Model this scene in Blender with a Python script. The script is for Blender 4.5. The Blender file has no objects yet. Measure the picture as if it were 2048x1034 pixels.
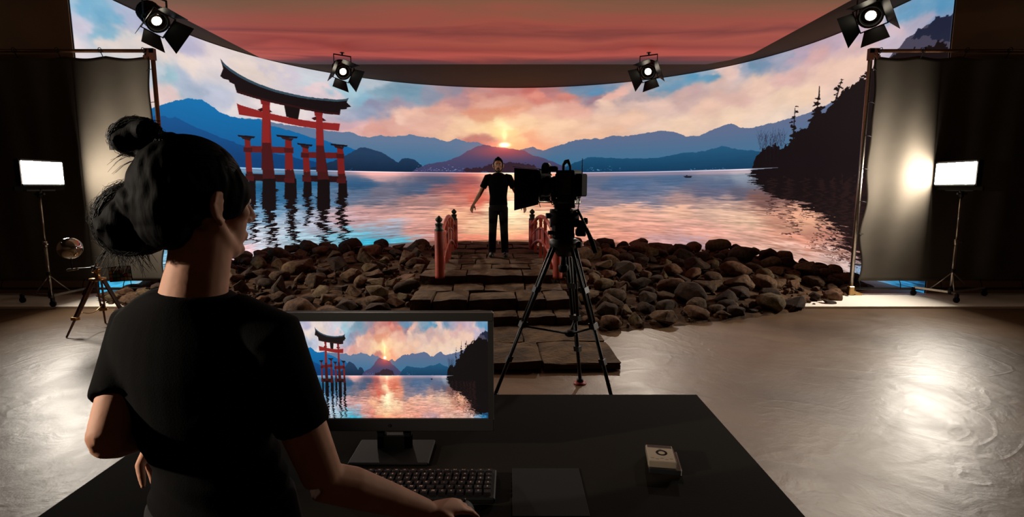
import bpy, bmesh, math, random
import numpy as np
from mathutils import Vector, Matrix, Quaternion, noise

# ---------------------------------------------------------------- measuring
F_PX, CX, CY, PITCH, CAM_Z = 1066.0, 1024.0, 517.0, math.radians(7.6), 1.67
CP, SP = math.cos(PITCH), math.sin(PITCH)
WR, WC, WY0, WH = 6.45, 10.3, 8.2, 4.67            # LED volume: radius, centre y, front edge y, height
WLEG = WC - WY0
WS = 2 * WLEG + math.pi * WR                       # length along the wall

def ray(px, py):
    x, y = px - CX, py - CY
    return x, F_PX * CP - y * SP, -(y * CP + F_PX * SP)

def at(px, py, Y):
    """the point seen at a pixel of the photograph, Y metres ahead"""
    x, f, z = ray(px, py)
    return (x / f * Y, Y, CAM_Z + z / f * Y)

def on_floor(px, py, z=0.0):
    x, f, dz = ray(px, py)
    t = (z - CAM_Z) / dz
    return (x * t, f * t)

def wall_sz(px, py):
    """(metres along the LED wall from its left end, height) seen at a pixel"""
    x, f, dz = ray(px, py)
    a = x * x + f * f
    b = -2 * f * WC
    c = WC * WC - WR * WR
    t = (-b + math.sqrt(max(b * b - 4 * a * c, 0))) / (2 * a)
    if f * t < WC:
        t = WR / abs(x)
        Y = f * t
        s = (Y - WY0) if x < 0 else WS - (Y - WY0)
    else:
        s = WLEG + WR * (math.pi / 2 + math.atan2(x * t, f * t - WC))
    return s, CAM_Z + dz * t

# ---------------------------------------------------------------- the picture the screens show
TW, TH = 3072, 640

def vnoise(w, h, cx, cy, seed):
    r = np.random.RandomState(seed)
    g = r.rand(int(cy) + 3, int(cx) + 3)
    x = np.linspace(0, cx, w); y = np.linspace(0, cy, h)
    xi = x.astype(int); yi = y.astype(int)
    fx = x - xi; fy = y - yi
    fx = fx * fx * (3 - 2 * fx); fy = (fy * fy * (3 - 2 * fy))[:, None]
    a = g[yi][:, xi]; b = g[yi][:, xi + 1]; c = g[yi + 1][:, xi]; d = g[yi + 1][:, xi + 1]
    return (a * (1 - fx) + b * fx) * (1 - fy) + (c * (1 - fx) + d * fx) * fy - 0.5

def fbm(w, h, cx, cy, seed, octv=5, gain=0.55):
    o = np.zeros((h, w)); a = 1.0
    for k in range(octv):
        o += a * vnoise(w, h, cx * 2 ** k, cy * 2 ** k, seed + k)
        a *= gain
    return o

SKY = [(127,4,165,195,215),(150,30,200,195,212),(160,80,222,210,214),(200,20,120,175,205),(245,50,112,168,198),(235,75,130,178,202),
 (290,62,178,180,204),(190,55,205,198,214),(255,95,228,212,205),(300,100,230,215,208),(330,110,228,212,206),(385,98,188,182,206),(345,160,150,185,198),
 (318,150,190,200,210),(345,200,226,200,196),(400,125,232,214,205),(450,110,228,212,210),(390,170,168,180,200),(430,195,185,190,208),(470,215,226,216,214),(500,240,212,204,212),
 (520,140,228,210,200),(560,150,205,196,208),(610,160,198,204,212),(600,195,212,200,210),(640,180,228,202,204),(560,215,228,214,212),(690,175,160,194,208),(720,200,140,180,200),
 (730,165,180,190,200),(760,185,126,158,176),(800,185,120,152,172),(705,225,150,160,184),(740,215,148,148,172),(700,255,205,168,176),(720,265,226,178,172),
 (790,205,156,146,164),(850,190,140,146,164),(770,240,222,168,155),(830,225,238,188,168),(800,235,240,196,176),(880,215,222,165,148),(760,262,218,160,148),
 (800,262,226,172,155),(860,250,226,175,158),(900,265,236,190,160),(930,195,178,134,140),(900,205,188,138,138),(920,180,150,140,155),(950,200,214,150,135),(980,210,228,170,150),
 (960,225,222,150,126),(1000,222,218,145,118),(975,240,226,160,132),(1030,222,230,165,140),(930,245,242,200,168),(1010,250,250,222,175),(1060,240,244,200,165),(960,262,240,200,160),
 (1010,270,250,200,150),(1060,270,230,160,130),(940,285,190,120,115),(1000,185,200,130,124),(1060,183,196,112,104),(1080,192,222,140,124),(1110,185,180,120,120),(1140,193,206,128,116),(1160,178,110,134,160),(1190,182,96,140,175),(1205,195,150,120,134),
 (1150,215,230,172,155),(1080,215,238,186,164),(1130,245,240,196,165),(1230,200,238,200,178),(1240,185,232,180,165),(1215,240,238,196,170),(1200,270,240,190,160),
 (1280,190,178,158,160),(1330,175,110,150,178),(1380,158,92,150,182),(1415,155,100,152,182),(1400,145,150,170,190),(1335,150,130,155,175),(1300,210,226,190,176),(1350,200,206,172,166),(1380,185,205,170,168),(1430,170,215,182,172),(1450,150,228,192,180),
 (1480,135,150,160,182),(1510,130,115,145,170),(1540,122,120,144,172),(1560,118,158,158,178),(1440,140,226,195,188),(1450,200,220,180,168),(1400,220,232,192,172),(1350,245,240,206,180),
 (1450,235,240,208,182),(1550,200,238,205,180),(1500,175,232,195,175),(1560,160,220,178,170),(1620,120,214,170,168),(1600,110,180,160,178),(1650,95,190,165,180),(1650,150,236,196,178),
 (1600,200,240,206,180),(1560,240,236,210,190),(1600,240,225,205,195),(1700,140,236,198,178),(1700,100,214,180,180),(1700,75,196,172,186),(1740,75,208,176,186),(1770,50,222,194,190),(1800,60,206,180,188),(1760,90,196,180,196),
 (1800,35,140,160,188),(1830,25,100,150,184),(1870,10,88,146,184),(1890,40,120,150,184),(1840,55,176,170,190)]
WATER = [(300,345,150,190,205),(500,350,60,120,155),(500,375,28,92,132),(600,365,30,95,135),(720,368,48,88,125),(700,390,90,110,138),(640,400,70,115,150),(540,395,45,100,140),
 (760,385,110,108,126),(820,375,75,92,120),(500,430,110,150,180),(540,465,190,200,212),(600,440,150,170,190),(600,480,165,195,210),(500,505,228,180,184),(540,500,190,200,212),(700,440,196,160,165),
 (640,450,175,175,190),(740,425,196,148,144),(700,470,118,178,198),(740,488,55,160,188),(800,490,90,168,190),(780,465,150,160,178),(860,488,190,150,148),(840,460,215,150,138),(870,362,78,88,115),(880,378,150,98,100),
 (900,400,206,128,112),(850,405,170,128,124),(820,430,226,164,148),(900,430,244,178,142),(880,460,224,140,122),(950,455,250,192,152),(960,400,216,106,86),(950,378,196,104,92),(930,365,160,90,90),(1015,380,250,200,160),(1040,365,225,130,105),(1060,380,210,110,85),
 (1020,410,255,228,185),(1020,440,255,225,180),(1010,470,250,186,140),(940,480,232,138,112),(1000,490,225,130,105),(1050,440,248,200,160),(1050,480,236,150,120),(1090,400,228,150,120),(1190,358,100,108,132),(1250,368,80,104,138),(1200,385,116,112,132),(1200,405,140,128,140),
 (1250,425,222,168,145),(1200,440,228,164,138),(1200,465,230,160,135),(1300,385,96,110,138),(1300,400,120,118,138),(1350,362,78,102,134),(1380,400,176,140,135),(1420,385,96,98,122),(1450,368,90,104,132),(1480,355,140,150,165),(1350,425,228,176,150),(1450,420,222,180,155),
 (1500,445,226,184,156),(1480,385,92,90,108),(1440,410,170,140,135),(1300,455,232,164,144),(1250,480,222,150,130),(1400,470,222,160,142),(1380,485,176,144,150),(1330,480,196,150,148),(1480,480,224,168,150),(1550,440,196,138,116),(1590,440,232,170,138),(1540,400,120,85,80),
 (1600,480,218,150,126),(1600,510,212,165,150),(1660,530,206,172,162),(1700,545,206,178,170),(1640,480,190,128,108),(1560,510,214,170,152),(1680,500,190,140,124),(1760,562,120,150,180),(1800,572,50,130,175),(1840,580,40,120,168),(1845,560,20,60,90),
 (1024,352,250,180,150),(760,350,205,160,160),(187,560,30,140,190),(205,575,60,160,200),(240,565,70,170,205),(290,562,190,200,212),(1024,560,232,150,120),(700,560,120,180,200),(1300,560,220,160,150)]

def paint_picture():
    H, W = TH, TW
    s = (np.arange(W) + 0.5) / W * WS
    z = WH * (1 - (np.arange(H) + 0.5) / H)
    S, Z = np.meshgrid(s, z)
    hor = wall_sz(1024, 345.5)[1]

    def blend(samples, warp_s, warp_z, k, seed, cx, cy):
        w, h = W // 3, H // 2
        ss = np.linspace(0, WS, w); zz = np.linspace(WH, 0, h)
        A, B = np.meshgrid(ss, zz)
        A = A + warp_s * fbm(w, h, cx, cy, seed)
        B = B + warp_z * fbm(w, h, cx * 1.3, cy, seed + 40)
        num = np.zeros((h, w, 3)); den = np.zeros((h, w))
        for (px, py, r, g, b) in samples:
            a, c = wall_sz(px, py)
            d2 = ((A - a) / k) ** 2 + (B - c) ** 2
            wt = 1.0 / (d2 + 0.004) ** 2.0
            num += wt[..., None] * np.array([r, g, b]); den += wt
        o = num / den[..., None]
        xi = np.clip((np.arange(W) / W * w), 0, w - 1.001); yi = np.clip(np.arange(H) / H * h, 0, h - 1.001)
        x0 = xi.astype(int); y0 = yi.astype(int); fx = (xi - x0)[None, :, None]; fy = (yi - y0)[:, None, None]
        return (o[y0][:, x0] * (1 - fx) + o[y0][:, x0 + 1] * fx) * (1 - fy) + (o[y0 + 1][:, x0] * (1 - fx) + o[y0 + 1][:, x0 + 1] * fx) * fy
    img = blend(SKY, 0.8, 0.22, 2.2, 3, 26, 9)
    img += (fbm(W, H, 40, 22, 77, 5) * 14)[..., None] * np.array([1, .9, .8])
    # low sun with its glow
    ss0, sz0 = wall_sz(1009, 289)
    def glow(px, py, rs, rz, col, amt, tgt):
        a, c = wall_sz(px, py)
        g = np.exp(-(((S - a) / rs) ** 2 + ((Z - c) / rz) ** 2)) * amt
        tgt += g[..., None] * np.array(col)
    glow(1009, 262, 1.6, .5, (18, 18, 6), 1, img)

    def poly(pts, col, edge=0.0, jit=None, grad=None, seed=0, alpha=1.0, off=None):
        """fills a polygon of photo points on the wall; edge = ragged rim in metres, jit = sideways jitter field"""
        P = [wall_sz(*p) for p in pts] if off is None else pts
        P = np.array(P)
        pad = 0.25 + edge * 2
        x0 = max(int((P[:, 0].min() - pad) / WS * W), 0); x1 = min(int((P[:, 0].max() + pad) / WS * W) + 1, W)
        y0 = max(int((WH - P[:, 1].max() - pad) / WH * H), 0); y1 = min(int((WH - P[:, 1].min() + pad) / WH * H) + 1, H)
        if x1 <= x0 or y1 <= y0: return
        A = S[y0:y1, x0:x1].copy(); B = Z[y0:y1, x0:x1].copy()
        if jit is not None: A += jit[y0:y1, x0:x1]
        if edge:
            w, h = x1 - x0, y1 - y0
            B += edge * fbm(w, h, max(w / 24, 1), max(h / 24, 1), 500 + seed, 4, .7)
        m = np.zeros(A.shape, bool)
        n = len(P)
        for i in range(n):
            ax, ay = P[i]; bx, by = P[(i + 1) % n]
            if ay == by: continue
            m ^= ((ay > B) != (by > B)) & (A < (bx - ax) * (B - ay) / (by - ay) + ax)
        reg = img[y0:y1, x0:x1]
        c = np.array(col, float)
        if grad is not None:
            c2, za, zb = grad
            t = np.clip((B - za) / (zb - za), 0, 1)[..., None]
            cc = c * (1 - t) + np.array(c2, float) * t
            reg[m] = reg[m] * (1 - alpha) + cc[m] * alpha
        else:
            reg[m] = reg[m] * (1 - alpha) + c * alpha
    # mountains, far to near
    poly([(127,225),(520,238),(560,248),(620,255),(660,262),(700,264),(722,272),(740,275),(760,271),(790,273),(818,269),(850,275),(870,276),(893,283),(913,278),(930,283),(955,284),(975,292),(1010,302),(1060,320),(1060,344),(127,344)],
         (58,112,150), .03, None, ((98,120,150), 2.3, 3.0), 1)
    poly([(1040,300),(1065,294),(1085,302),(1110,292),(1150,281),(1190,277),(1200,279),(1225,271),(1255,272),(1290,266),(1320,262),(1345,264),(1372,273),(1400,270),(1430,257),(1462,247),(1480,254),(1500,256),(1530,250),(1560,243),(1600,232),(1650,212),(1700,180),(1720,344),(1040,344)],
         (62,112,146), .03, None, ((94,108,140), 2.4, 3.1), 2)
    poly([(127,262),(300,216),(330,208),(360,199),(385,197),(405,200),(420,210),(440,224),(470,235),(520,239),(545,252),(600,268),(680,290),(760,312),(830,343),(127,344)], (14,92,150), .03, None, ((10,110,170), 2.6, 3.4), 3)
    poly([(127,300),(310,231),(350,235),(400,258),(440,275),(520,300),(600,318),(690,332),(700,344),(127,344)], (8,60,112), .03, None, ((12,82,140), 2.3, 3.0), 4)
    poly([(640,333),(680,316),(705,304),(722,295),(740,297),(760,303),(780,316),(797,325),(803,318),(815,316),(830,320),(843,329),(852,344),(560,344)], (16,40,66), .03, None, ((34,60,90), 2.15, 2.6), 5)
    poly([(850,330),(890,323),(915,314),(935,303),(950,294),(968,290),(985,293),(1010,296),(1035,299),(1050,302),(1068,312),(1085,315),(1105,322),(1130,333),(1150,344),(820,344)], (60,62,98), .03, None, ((90,78,108), 2.15, 2.9), 6)
    poly([(1120,344),(1135,331),(1175,315),(1215,315),(1235,318),(1280,316),(1330,313),(1370,305),(1410,302),(1445,292),(1470,297),(1500,300),(1540,310),(1560,344)], (16,60,92), .03, None, ((36,92,128), 2.15, 2.8), 7)
    glow(1010, 303, 1.0, .22, (110, 6, -26), .7, img)
    r = np.random.RandomState(8)
    # town lights along the shore
    for a, b, n in ((830, 930, 60), (1172, 1240, 26), (1380, 1480, 16), (690, 715, 5), (940, 990, 8)):
        for _ in range(n):
            px = r.uniform(a, b); py = 342 - abs(r.normal(0, 4.5)) if a == 830 else 341 - abs(r.normal(0, 3))
            sx, zz_ = wall_sz(px, py); i = int((WH - zz_) / WH * H); j = int(sx / WS * W); k = r.uniform(60, 150)
            img[i:i + 1, j:j + int(r.uniform(2, 6))] += k * np.array([.8, .95, 1])
    poly([(925,345),(932,338),(945,337),(952,334),(965,335),(968,330),(985,329),(1000,326),(1030,325),(1055,328),(1070,332),(1078,345)], (52,34,46), .09, None, None, 9)
    # headland at the right
    HL = [(1503,348),(1505,330),(1512,316),(1520,306),(1533,292),(1545,289),(1560,296),(1575,292),(1590,276),(1600,262),(1615,256),(1626,232),(1640,222),(1650,224),(1662,208),(1678,190),(1695,172),(1720,160),(1745,150),(1775,122),(1800,98)]
    poly([(1770,125),(1790,100),(1800,95),(1812,78),(1850,52),(1880,38),(1912,30),(1912,130)], (70,66,84), .03, None, None, 10)
    poly([(1822,80),(1835,66),(1855,48),(1880,36),(1912,28),(1912,80),(1850,72)], (28,34,56), .1, None, None, 11)
    poly(HL + [(1912,90),(1912,352)], (12,6,9), .12, None, None, 12)
    # trees on the headland: pines as ragged clumps, bare ones as fine twigs
    def tree(bx, by, tx, ty, wd, n, dens):
        for k in range(n):
            t = k / (n - 1)
            cx_ = bx + (tx - bx) * t; cy_ = by + (ty - by) * t
            w = wd * (1 - t * .55) * r.uniform(.5, 1.2)
            if r.rand() < dens:
                ox = r.uniform(-.9, .9) * w
                pts = []
                m_ = 7
                for q in range(m_):
                    an = q / m_ * 6.283
                    pts.append((cx_ + ox + math.cos(an) * w * r.uniform(.45, 1), cy_ + math.sin(an) * w * .42 * r.uniform(.5, 1.2)))
                poly(pts, (14, 8, 10), .05, None, None, k)
        poly([(bx - 1.6, by), (tx - .5, ty), (tx + .5, ty), (bx + 1.6, by)], (14, 8, 10))
    tree(1586, 290, 1590, 216, 10, 16, .9); tree(1632, 245, 1637, 192, 13, 16, .8); tree(1638, 200, 1639, 172, 2, 3, .2)
    tree(1670, 205, 1684, 158, 9, 12, .8); tree(1715, 170, 1745, 138, 12, 9, .9); tree(1740, 160, 1748, 130, 10, 8, .9)
    for k in range(130):
        bx, by = r.uniform(1518, 1570), r.uniform(270, 300)
        an = r.uniform(-2.4, -.8); L = r.uniform(8, 26)
        x2, y2 = bx + math.cos(an) * L * .7, by + math.sin(an) * L
        poly([(bx - .35, by), (x2, y2), (bx + .35, by)], (40, 40, 60), alpha=.75)
    for bx in (1532, 1541, 1548, 1556):
        poly([(bx - .7, 320), (bx - .2, 262 + r.uniform(0, 12)), (bx + .5, 320)], (20, 16, 24))
    # ---- water
    wat = blend(WATER, .5, .10, 3.2, 31, 30, 14)
    depth = np.clip((hor - Z) / hor, 0, 1)
    rip = np.zeros((H, W))
    for k, (cx_, cy_) in enumerate(((26, 46), (60, 110), (130, 240))):
        rip += fbm(W, H, cx_, cy_, 900 + k * 9, 2) * (.8, .9, .8)[k]
    drow = np.clip(np.clip((hor - Z[:, 0]) / hor, 0, 1) ** .6 * (H - 1), 0, H - 1).astype(int)
    rip = rip[drow]                                  # finer towards the far shore
    # ripples: push the sampled row up and down and streak the tone
    rows = np.clip(np.arange(H)[:, None] + (rip * (8 + 30 * depth)), 0, H - 1).astype(int)
    wat = wat[rows, np.arange(W)[None, :]]
    wat *= (1 + rip * .21 * (0.35 + depth))[..., None]
    below = Z < hor
    img[below] = wat[below]
    jit = rip * (.05 + .22 * depth) * below
    # sun path
    a0, _ = wall_sz(1020, 400)
    d = np.exp(-((S - a0 + jit * 1.5) / (.16 + .25 * depth)) ** 2) * np.clip(1 - ((depth - .25) / .5) ** 2, 0, 1) * below
    img += (d * 50)[..., None] * np.array([1, .95, .75])
    # the shine line under the far shore
    east = 1 / (1 + np.exp((S - wall_sz(1503, 345)[0]) / .04))
    ln = np.exp(-((Z - hor + .012) / .014) ** 2) * east
    img += ln[..., None] * np.array([105, 85, 85])
    ln2 = np.exp(-((Z - hor + .07) / .05) ** 2) * below * east
    img += (ln2 * 55)[..., None] * np.array([1, .45, .3])
    # reflection of the headland
    poly([(1498,347),(1700,335),(1912,305),(1912,545),(1800,540),(1740,535),(1720,505),(1700,490),(1670,455),(1640,430),(1600,402),(1570,398),(1545,392),(1520,372),(1508,360)], (12,7,10), .0, jit * 4.0, None, 21)
    poly([(1500,340),(1912,290),(1912,420),(1700,420),(1560,385),(1512,358)], (12,6,9), .0, jit * 1.5, None, 23)
    for bx, bw, y2 in ((1546, 5, 430), (1580, 7, 470), (1612, 4, 440), (1640, 6, 500), (1665, 5, 520), (1690, 9, 520), (1720, 12, 540)):
        poly([(bx - bw, 360), (bx + bw, 360), (bx + bw * .6, y2), (bx - bw * .5, y2)], (40, 20, 20), .2, jit * 2.2, None, 22, .72)
    # ---- the gate standing in the lake
    def g(*pts): return [(300 + x / 2.405, 90 + y / 2.405) for x, y in pts]
    DK, RD, BR = (16, 9, 11), (150, 38, 34), (58, 18, 18)
    for seq, seed in ((((540,690),(606,690),(606,800),(608,880),(606,950),(602,1015),(585,1015),(575,950),(566,880),(553,790)), 1),
                      (((648,720),(706,715),(704,800),(708,900),(712,1000),(680,1000),(672,900),(664,800)), 2),
                      (((738,690),(778,690),(776,870),(755,870),(748,790)), 3),
                      (((803,730),(866,730),(860,850),(855,985),(830,985),(820,850)), 4),
                      (((903,710),(948,710),(948,850),(946,955),(920,955),(912,850)), 5),
                      (((474,740),(508,740),(512,850),(514,955),(488,955),(482,850)), 6)):
        poly(g(*seq), DK, .03, jit * 1.3, None, 30 + seed)
    def pillar(t0, t1, m0, m1, b0, b1, y):
        poly(g((t0, y[0]), (t1, y[0]), (m1, y[1]), (m0, y[1])), (116, 29, 28))
        poly(g((m0, y[1]), (m1, y[1]), (b1 - 4, y[2]), (b0 + 3, y[2])), (62, 20, 20), .015)
        poly(g((b0 + 2, y[2] - 8), (b1 - 2, y[2] - 8), (b1, y[3]), (b0, y[3])), DK, .02)
    poly(g((455,484),(690,492),(690,522),(455,514)), (96, 26, 28)); poly(g((728,514),(932,518),(932,547),(728,542)), (96, 26, 28))
    poly(g((460,618),(697,627),(697,662),(460,650)), (40, 14, 17)); poly(g((733,626),(943,632),(943,662),(733,655)), (40, 14, 17))
    pillar(455, 482, 462, 492, 474, 509, (455, 610, 650, 770)); pillar(650, 680, 649, 690, 647, 706, (455, 600, 650, 740))
    pillar(732, 760, 738, 771, 738, 778, (488, 610, 650, 720)); pillar(900, 928, 903, 938, 905, 949, (490, 620, 660, 735))
    for a, b, c, d_ in ((421, 506, 432, 440), (607, 711, 432, 442), (707, 783, 471, 480), (867, 951, 474, 482)):
        poly(g((a, c), (b, d_), (b - 6, d_ + 8), (a + 4, c + 8)), (20, 14, 18))
        w_ = b - a
        poly(g((a + w_ * .18, c + 8), (b - w_ * .2, d_ + 8), (b - w_ * .3, d_ + 20), (a + w_ * .3, c + 20)), (44, 20, 22))
    for a, b, y_ in ((450, 492, 492), (645, 688, 495), (726, 764, 518), (896, 934, 522), (458, 500, 630), (645, 695, 640), (733, 775, 635), (898, 943, 642)):
        poly(g((a, y_), (b, y_ + 2), (b, y_ + 24), (a, y_ + 22)), (70, 20, 22))
    pillar(541, 575, 536, 586, 540, 606, (262, 500, 650, 790)); pillar(799, 828, 799, 838, 804, 866, (322, 500, 655, 790))
    poly(g((540,470),(581,470),(592,600),(536,600)), (70,20,22), .02); poly(g((799,485),(836,485),(848,610),(800,610)), (74,22,24), .02)
    poly(g((417,280),(432,288),(540,320),(640,343),(720,358),(800,370),(914,378),(908,413),(800,402),(720,390),(640,374),(540,351),(428,334)), (140,36,34))
    for x_, y_ in ((555, 318), (814, 360)):
        poly(g((x_ - 38, y_ - 8), (x_, y_ - 22), (x_ + 34, y_ + 4), (x_ + 20, y_ + 6), (x_, y_ - 2), (x_ - 24, y_ + 2)), (60, 18, 20))
    poly(g((531,262),(580,270),(576,288),(534,284)), (120, 30, 30)); poly(g((790,322),(832,328),(828,345),(793,341)), (120, 30, 30))
    poly(g((541,285),(575,290),(575,470),(539,470)), (134,34,32)); poly(g((799,340),(829,342),(834,480),(799,480)), (132,33,32))
    poly(g((645,288),(722,305),(712,358),(656,345)), (18, 12, 14))
    roof = ((338,65),(356,88),(385,112),(425,138),(470,163),(530,190),(600,214),(680,234),(760,250),(840,259),(900,263),(940,260),(955,254),(946,276),(967,298),(948,300),(945,308),(917,311),(912,335),(860,332),(800,322),(700,302),(600,280),(500,254),(418,228),(405,188),(383,178),(378,168),(355,162),(338,150),(352,112))
    poly(g(*roof), (20, 13, 15), .012)
    poly(g((418,218),(500,244),(600,270),(700,292),(800,312),(860,322),(915,326),(912,336),(860,333),(800,322),(700,302),(600,281),(500,255),(416,229)), (44, 16, 17))
    poly(g((338,65),(356,88),(385,112),(425,138),(470,163),(530,190),(600,214),(680,234),(760,250),(840,259),(900,263),(940,260),(955,254),(948,268),(900,273),(840,268),(760,260),(680,245),(600,226),(530,202),(470,176),(425,152),(385,126),(352,98)), (52, 74, 88))
    # small boats
    poly([(1367,352),(1384,352),(1382,355.5),(1370,355.5)], (30, 30, 44)); poly([(1372,350.5),(1375,350.5),(1375,352),(1372,352)], (30,30,44))
    poly([(717,423.5),(730,426),(744,424),(738,427.5),(724,427.5)], (150, 120, 130), alpha=.8)
    # the sun itself, last
    for px, py, rs, rz, col, amt in ((1009,290,.13,.055,(255,240,190),1.3),(1009,272,.07,.14,(120,95,60),.5),(1009,293,.34,.12,(160,50,20),.5),(1009,262,.3,.18,(40,40,26),.6)):
        glow(px, py, rs, rz, col, amt, img)
    img = np.clip(img, 3, 255) / 255.0
    img = (img * 2 + np.roll(img, 1, 1) + np.roll(img, -1, 1)) / 4
    return img

# ---------------------------------------------------------------- camera, world, exposure, lights
scn = bpy.context.scene
COL = scn.collection
cam_d = bpy.data.cameras.new('camera'); cam = bpy.data.objects.new('camera', cam_d); COL.objects.link(cam)
cam_d.sensor_width = 36.0; cam_d.lens = F_PX / 2048 * 36.0; cam_d.clip_start = 0.02; cam_d.clip_end = 200
cam.location = (0, 0, CAM_Z); cam.rotation_euler = (math.radians(90) - PITCH, 0, 0)
scn.camera = cam
scn.view_settings.view_transform = 'Standard'; scn.view_settings.look = 'None'
scn.view_settings.exposure = 0.0; scn.view_settings.gamma = 1.0
scn.view_settings.use_curve_mapping = False
try:
    scn.cycles.use_denoising = True
    scn.cycles.max_bounces = 6; scn.cycles.diffuse_bounces = 3; scn.cycles.glossy_bounces = 3
    scn.cycles.sample_clamp_indirect = 4.0
except Exception: pass
world = bpy.data.worlds.new('World'); scn.world = world; world.use_nodes = True
world.node_tree.nodes['Background'].inputs[0].default_value = (0.02, 0.016, 0.012, 1)
world.node_tree.nodes['Background'].inputs[1].default_value = 0.05

LED_PANEL_STRENGTH = 230.0        # the two bright floor panels
WALL_STRENGTH = 1.0              # the LED wall shows its picture at face value
SIDE_POWER = 1100.0               # the added, unseen spot that grazes the operator from the side
SET_SPOT_POWER = 430.0           # the four ceiling spots
SPOT_COL = (1.0, 0.86, 0.70)

def spot_lamp(loc, target, power, size, blend, radius, col=SPOT_COL):
    d = bpy.data.lights.new('spot_lamp', 'SPOT'); d.energy = power; d.color = col
    d.spot_size = math.radians(size); d.spot_blend = blend; d.shadow_soft_size = radius
    o = bpy.data.objects.new('spot_lamp', d); COL.objects.link(o)
    o.location = loc
    o.rotation_euler = (Vector(target) - Vector(loc)).to_track_quat('-Z', 'Y').to_euler()
    return o

# ---------------------------------------------------------------- materials
def lin(c):
    return tuple(((x / 255) / 12.92 if x / 255 <= 0.04045 else ((x / 255 + 0.055) / 1.055) ** 2.4) for x in c)

def mat(name, col, rough=0.6, metal=0.0, var=0.0, vscale=8.0, bump=0.0, bscale=40.0, spec=0.5, col2=None, emit=None, estr=0.0, coat=0.0, raw=False, sheen=0.0, stretch=None, dist=0.01):
    m = bpy.data.materials.new(name); m.use_nodes = True
    nt = m.node_tree; b = nt.nodes['Principled BSDF']; L = nt.links
    c = tuple(col) if raw else lin(col)
    b.inputs['Base Color'].default_value = (*c, 1)
    b.inputs['Roughness'].default_value = rough; b.inputs['Metallic'].default_value = metal
    b.inputs['Specular IOR Level'].default_value = spec
    b.inputs['Coat Weight'].default_value = coat
    if sheen: b.inputs['Sheen Weight'].default_value = sheen
    tc = nt.nodes.new('ShaderNodeTexCoord'); src = tc.outputs['Object']
    if stretch:
        mp = nt.nodes.new('ShaderNodeMapping'); mp.inputs['Scale'].default_value = stretch
        L.new(src, mp.inputs['Vector']); src = mp.outputs['Vector']
    if var or col2:
        n = nt.nodes.new('ShaderNodeTexNoise'); n.inputs['Scale'].default_value = vscale; n.inputs['Detail'].default_value = 6
        L.new(src, n.inputs['Vector'])
        mix = nt.nodes.new('ShaderNodeMix'); mix.data_type = 'RGBA'
        k = var if var else 0.5
        c2 = lin(col2) if col2 else tuple(x * (1 - k) for x in c)
        c1 = c if col2 else tuple(min(x * (1 + k), 1) for x in c)
        mix.inputs[6].default_value = (*c1, 1); mix.inputs[7].default_value = (*c2, 1)
        r = nt.nodes.new('ShaderNodeMapRange'); r.inputs[1].default_value = .35; r.inputs[2].default_value = .65
        L.new(n.outputs['Fac'], r.inputs[0]); L.new(r.outputs[0], mix.inputs[0]); L.new(mix.outputs[2], b.inputs['Base Color'])
    if bump:
        n2 = nt.nodes.new('ShaderNodeTexNoise'); n2.inputs['Scale'].default_value = bscale; n2.inputs['Detail'].default_value = 8
        L.new(src, n2.inputs['Vector'])
        bp = nt.nodes.new('ShaderNodeBump'); bp.inputs['Strength'].default_value = bump; bp.inputs['Distance'].default_value = dist
        L.new(n2.outputs['Fac'], bp.inputs['Height']); L.new(bp.outputs[0], b.inputs['Normal'])
    if emit is not None:
        b.inputs['Emission Color'].default_value = (*(lin(emit)), 1); b.inputs['Emission Strength'].default_value = estr
    return m

def screen_mat(name, img, strength):
    m = bpy.data.materials.new(name); m.use_nodes = True
    nt = m.node_tree; b = nt.nodes['Principled BSDF']
    b.inputs['Base Color'].default_value = (.004, .004, .004, 1); b.inputs['Roughness'].default_value = .6
    b.inputs['Specular IOR Level'].default_value = .2
    t = nt.nodes.new('ShaderNodeTexImage'); t.image = img; t.extension = 'EXTEND'
    uv = nt.nodes.new('ShaderNodeUVMap'); uv.uv_map = 'UVMap'
    nt.links.new(uv.outputs[0], t.inputs[0])
    nt.links.new(t.outputs[0], b.inputs['Emission Color']); b.inputs['Emission Strength'].default_value = strength
    return m

M = {}
M['black_metal'] = mat('black_metal', (14, 13, 12), .45, .6)
M['black_plastic'] = mat('black_plastic', (8, 7, 7), .6, 0, spec=.15)
M['matt_black'] = mat('matt_black', (6, 6, 6), .85, 0, spec=.15)
M['dark_grey'] = mat('dark_grey', (20, 19, 18), .5, .3, var=.1)
M['steel'] = mat('steel', (150, 140, 128), .32, 1, var=.1, vscale=30)
M['chrome'] = mat('chrome', (200, 196, 190), .06, 1)
M['brass'] = mat('brass', (176, 140, 92), .28, 1, var=.15)
M['brown_pipe'] = mat('brown_pipe', (104, 72, 52), .42, .7, var=.25, vscale=5)
M['wood_brown'] = mat('wood_brown', (92, 52, 34), .42, 0, col2=(58, 30, 20), vscale=6, stretch=(6, 6, 1))
M['red_rubber'] = mat('red_rubber', (150, 20, 18), .5)
M['red_lacquer'] = mat('red_lacquer', (168, 62, 40), .55, 0, var=.25, vscale=5, bump=.15, bscale=30)
M['verdigris'] = mat('verdigris', (40, 46, 36), .6, .4, var=.3, vscale=14)
M['stone'] = mat('stone', (94, 71, 48), .92, 0, col2=(58, 43, 30), vscale=5, bump=.9, bscale=26, spec=.2, dist=.02)
M['skin'] = mat('skin', (168, 122, 98), .66, 0, var=.08, vscale=20, bump=.1, bscale=90, spec=.22, dist=.002)
M['skin_dark'] = mat('skin_dark', (120, 78, 60), .5, 0, var=.1, vscale=20)
M['hair'] = mat('hair', (3, 2, 2), .7, 0, var=.4, vscale=60, bump=.5, bscale=70, spec=.03, stretch=(1, 1, .25), dist=.004)
M['hair_strand'] = mat('hair_strand', (5, 4, 3), .45, 0, spec=.12)
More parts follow.
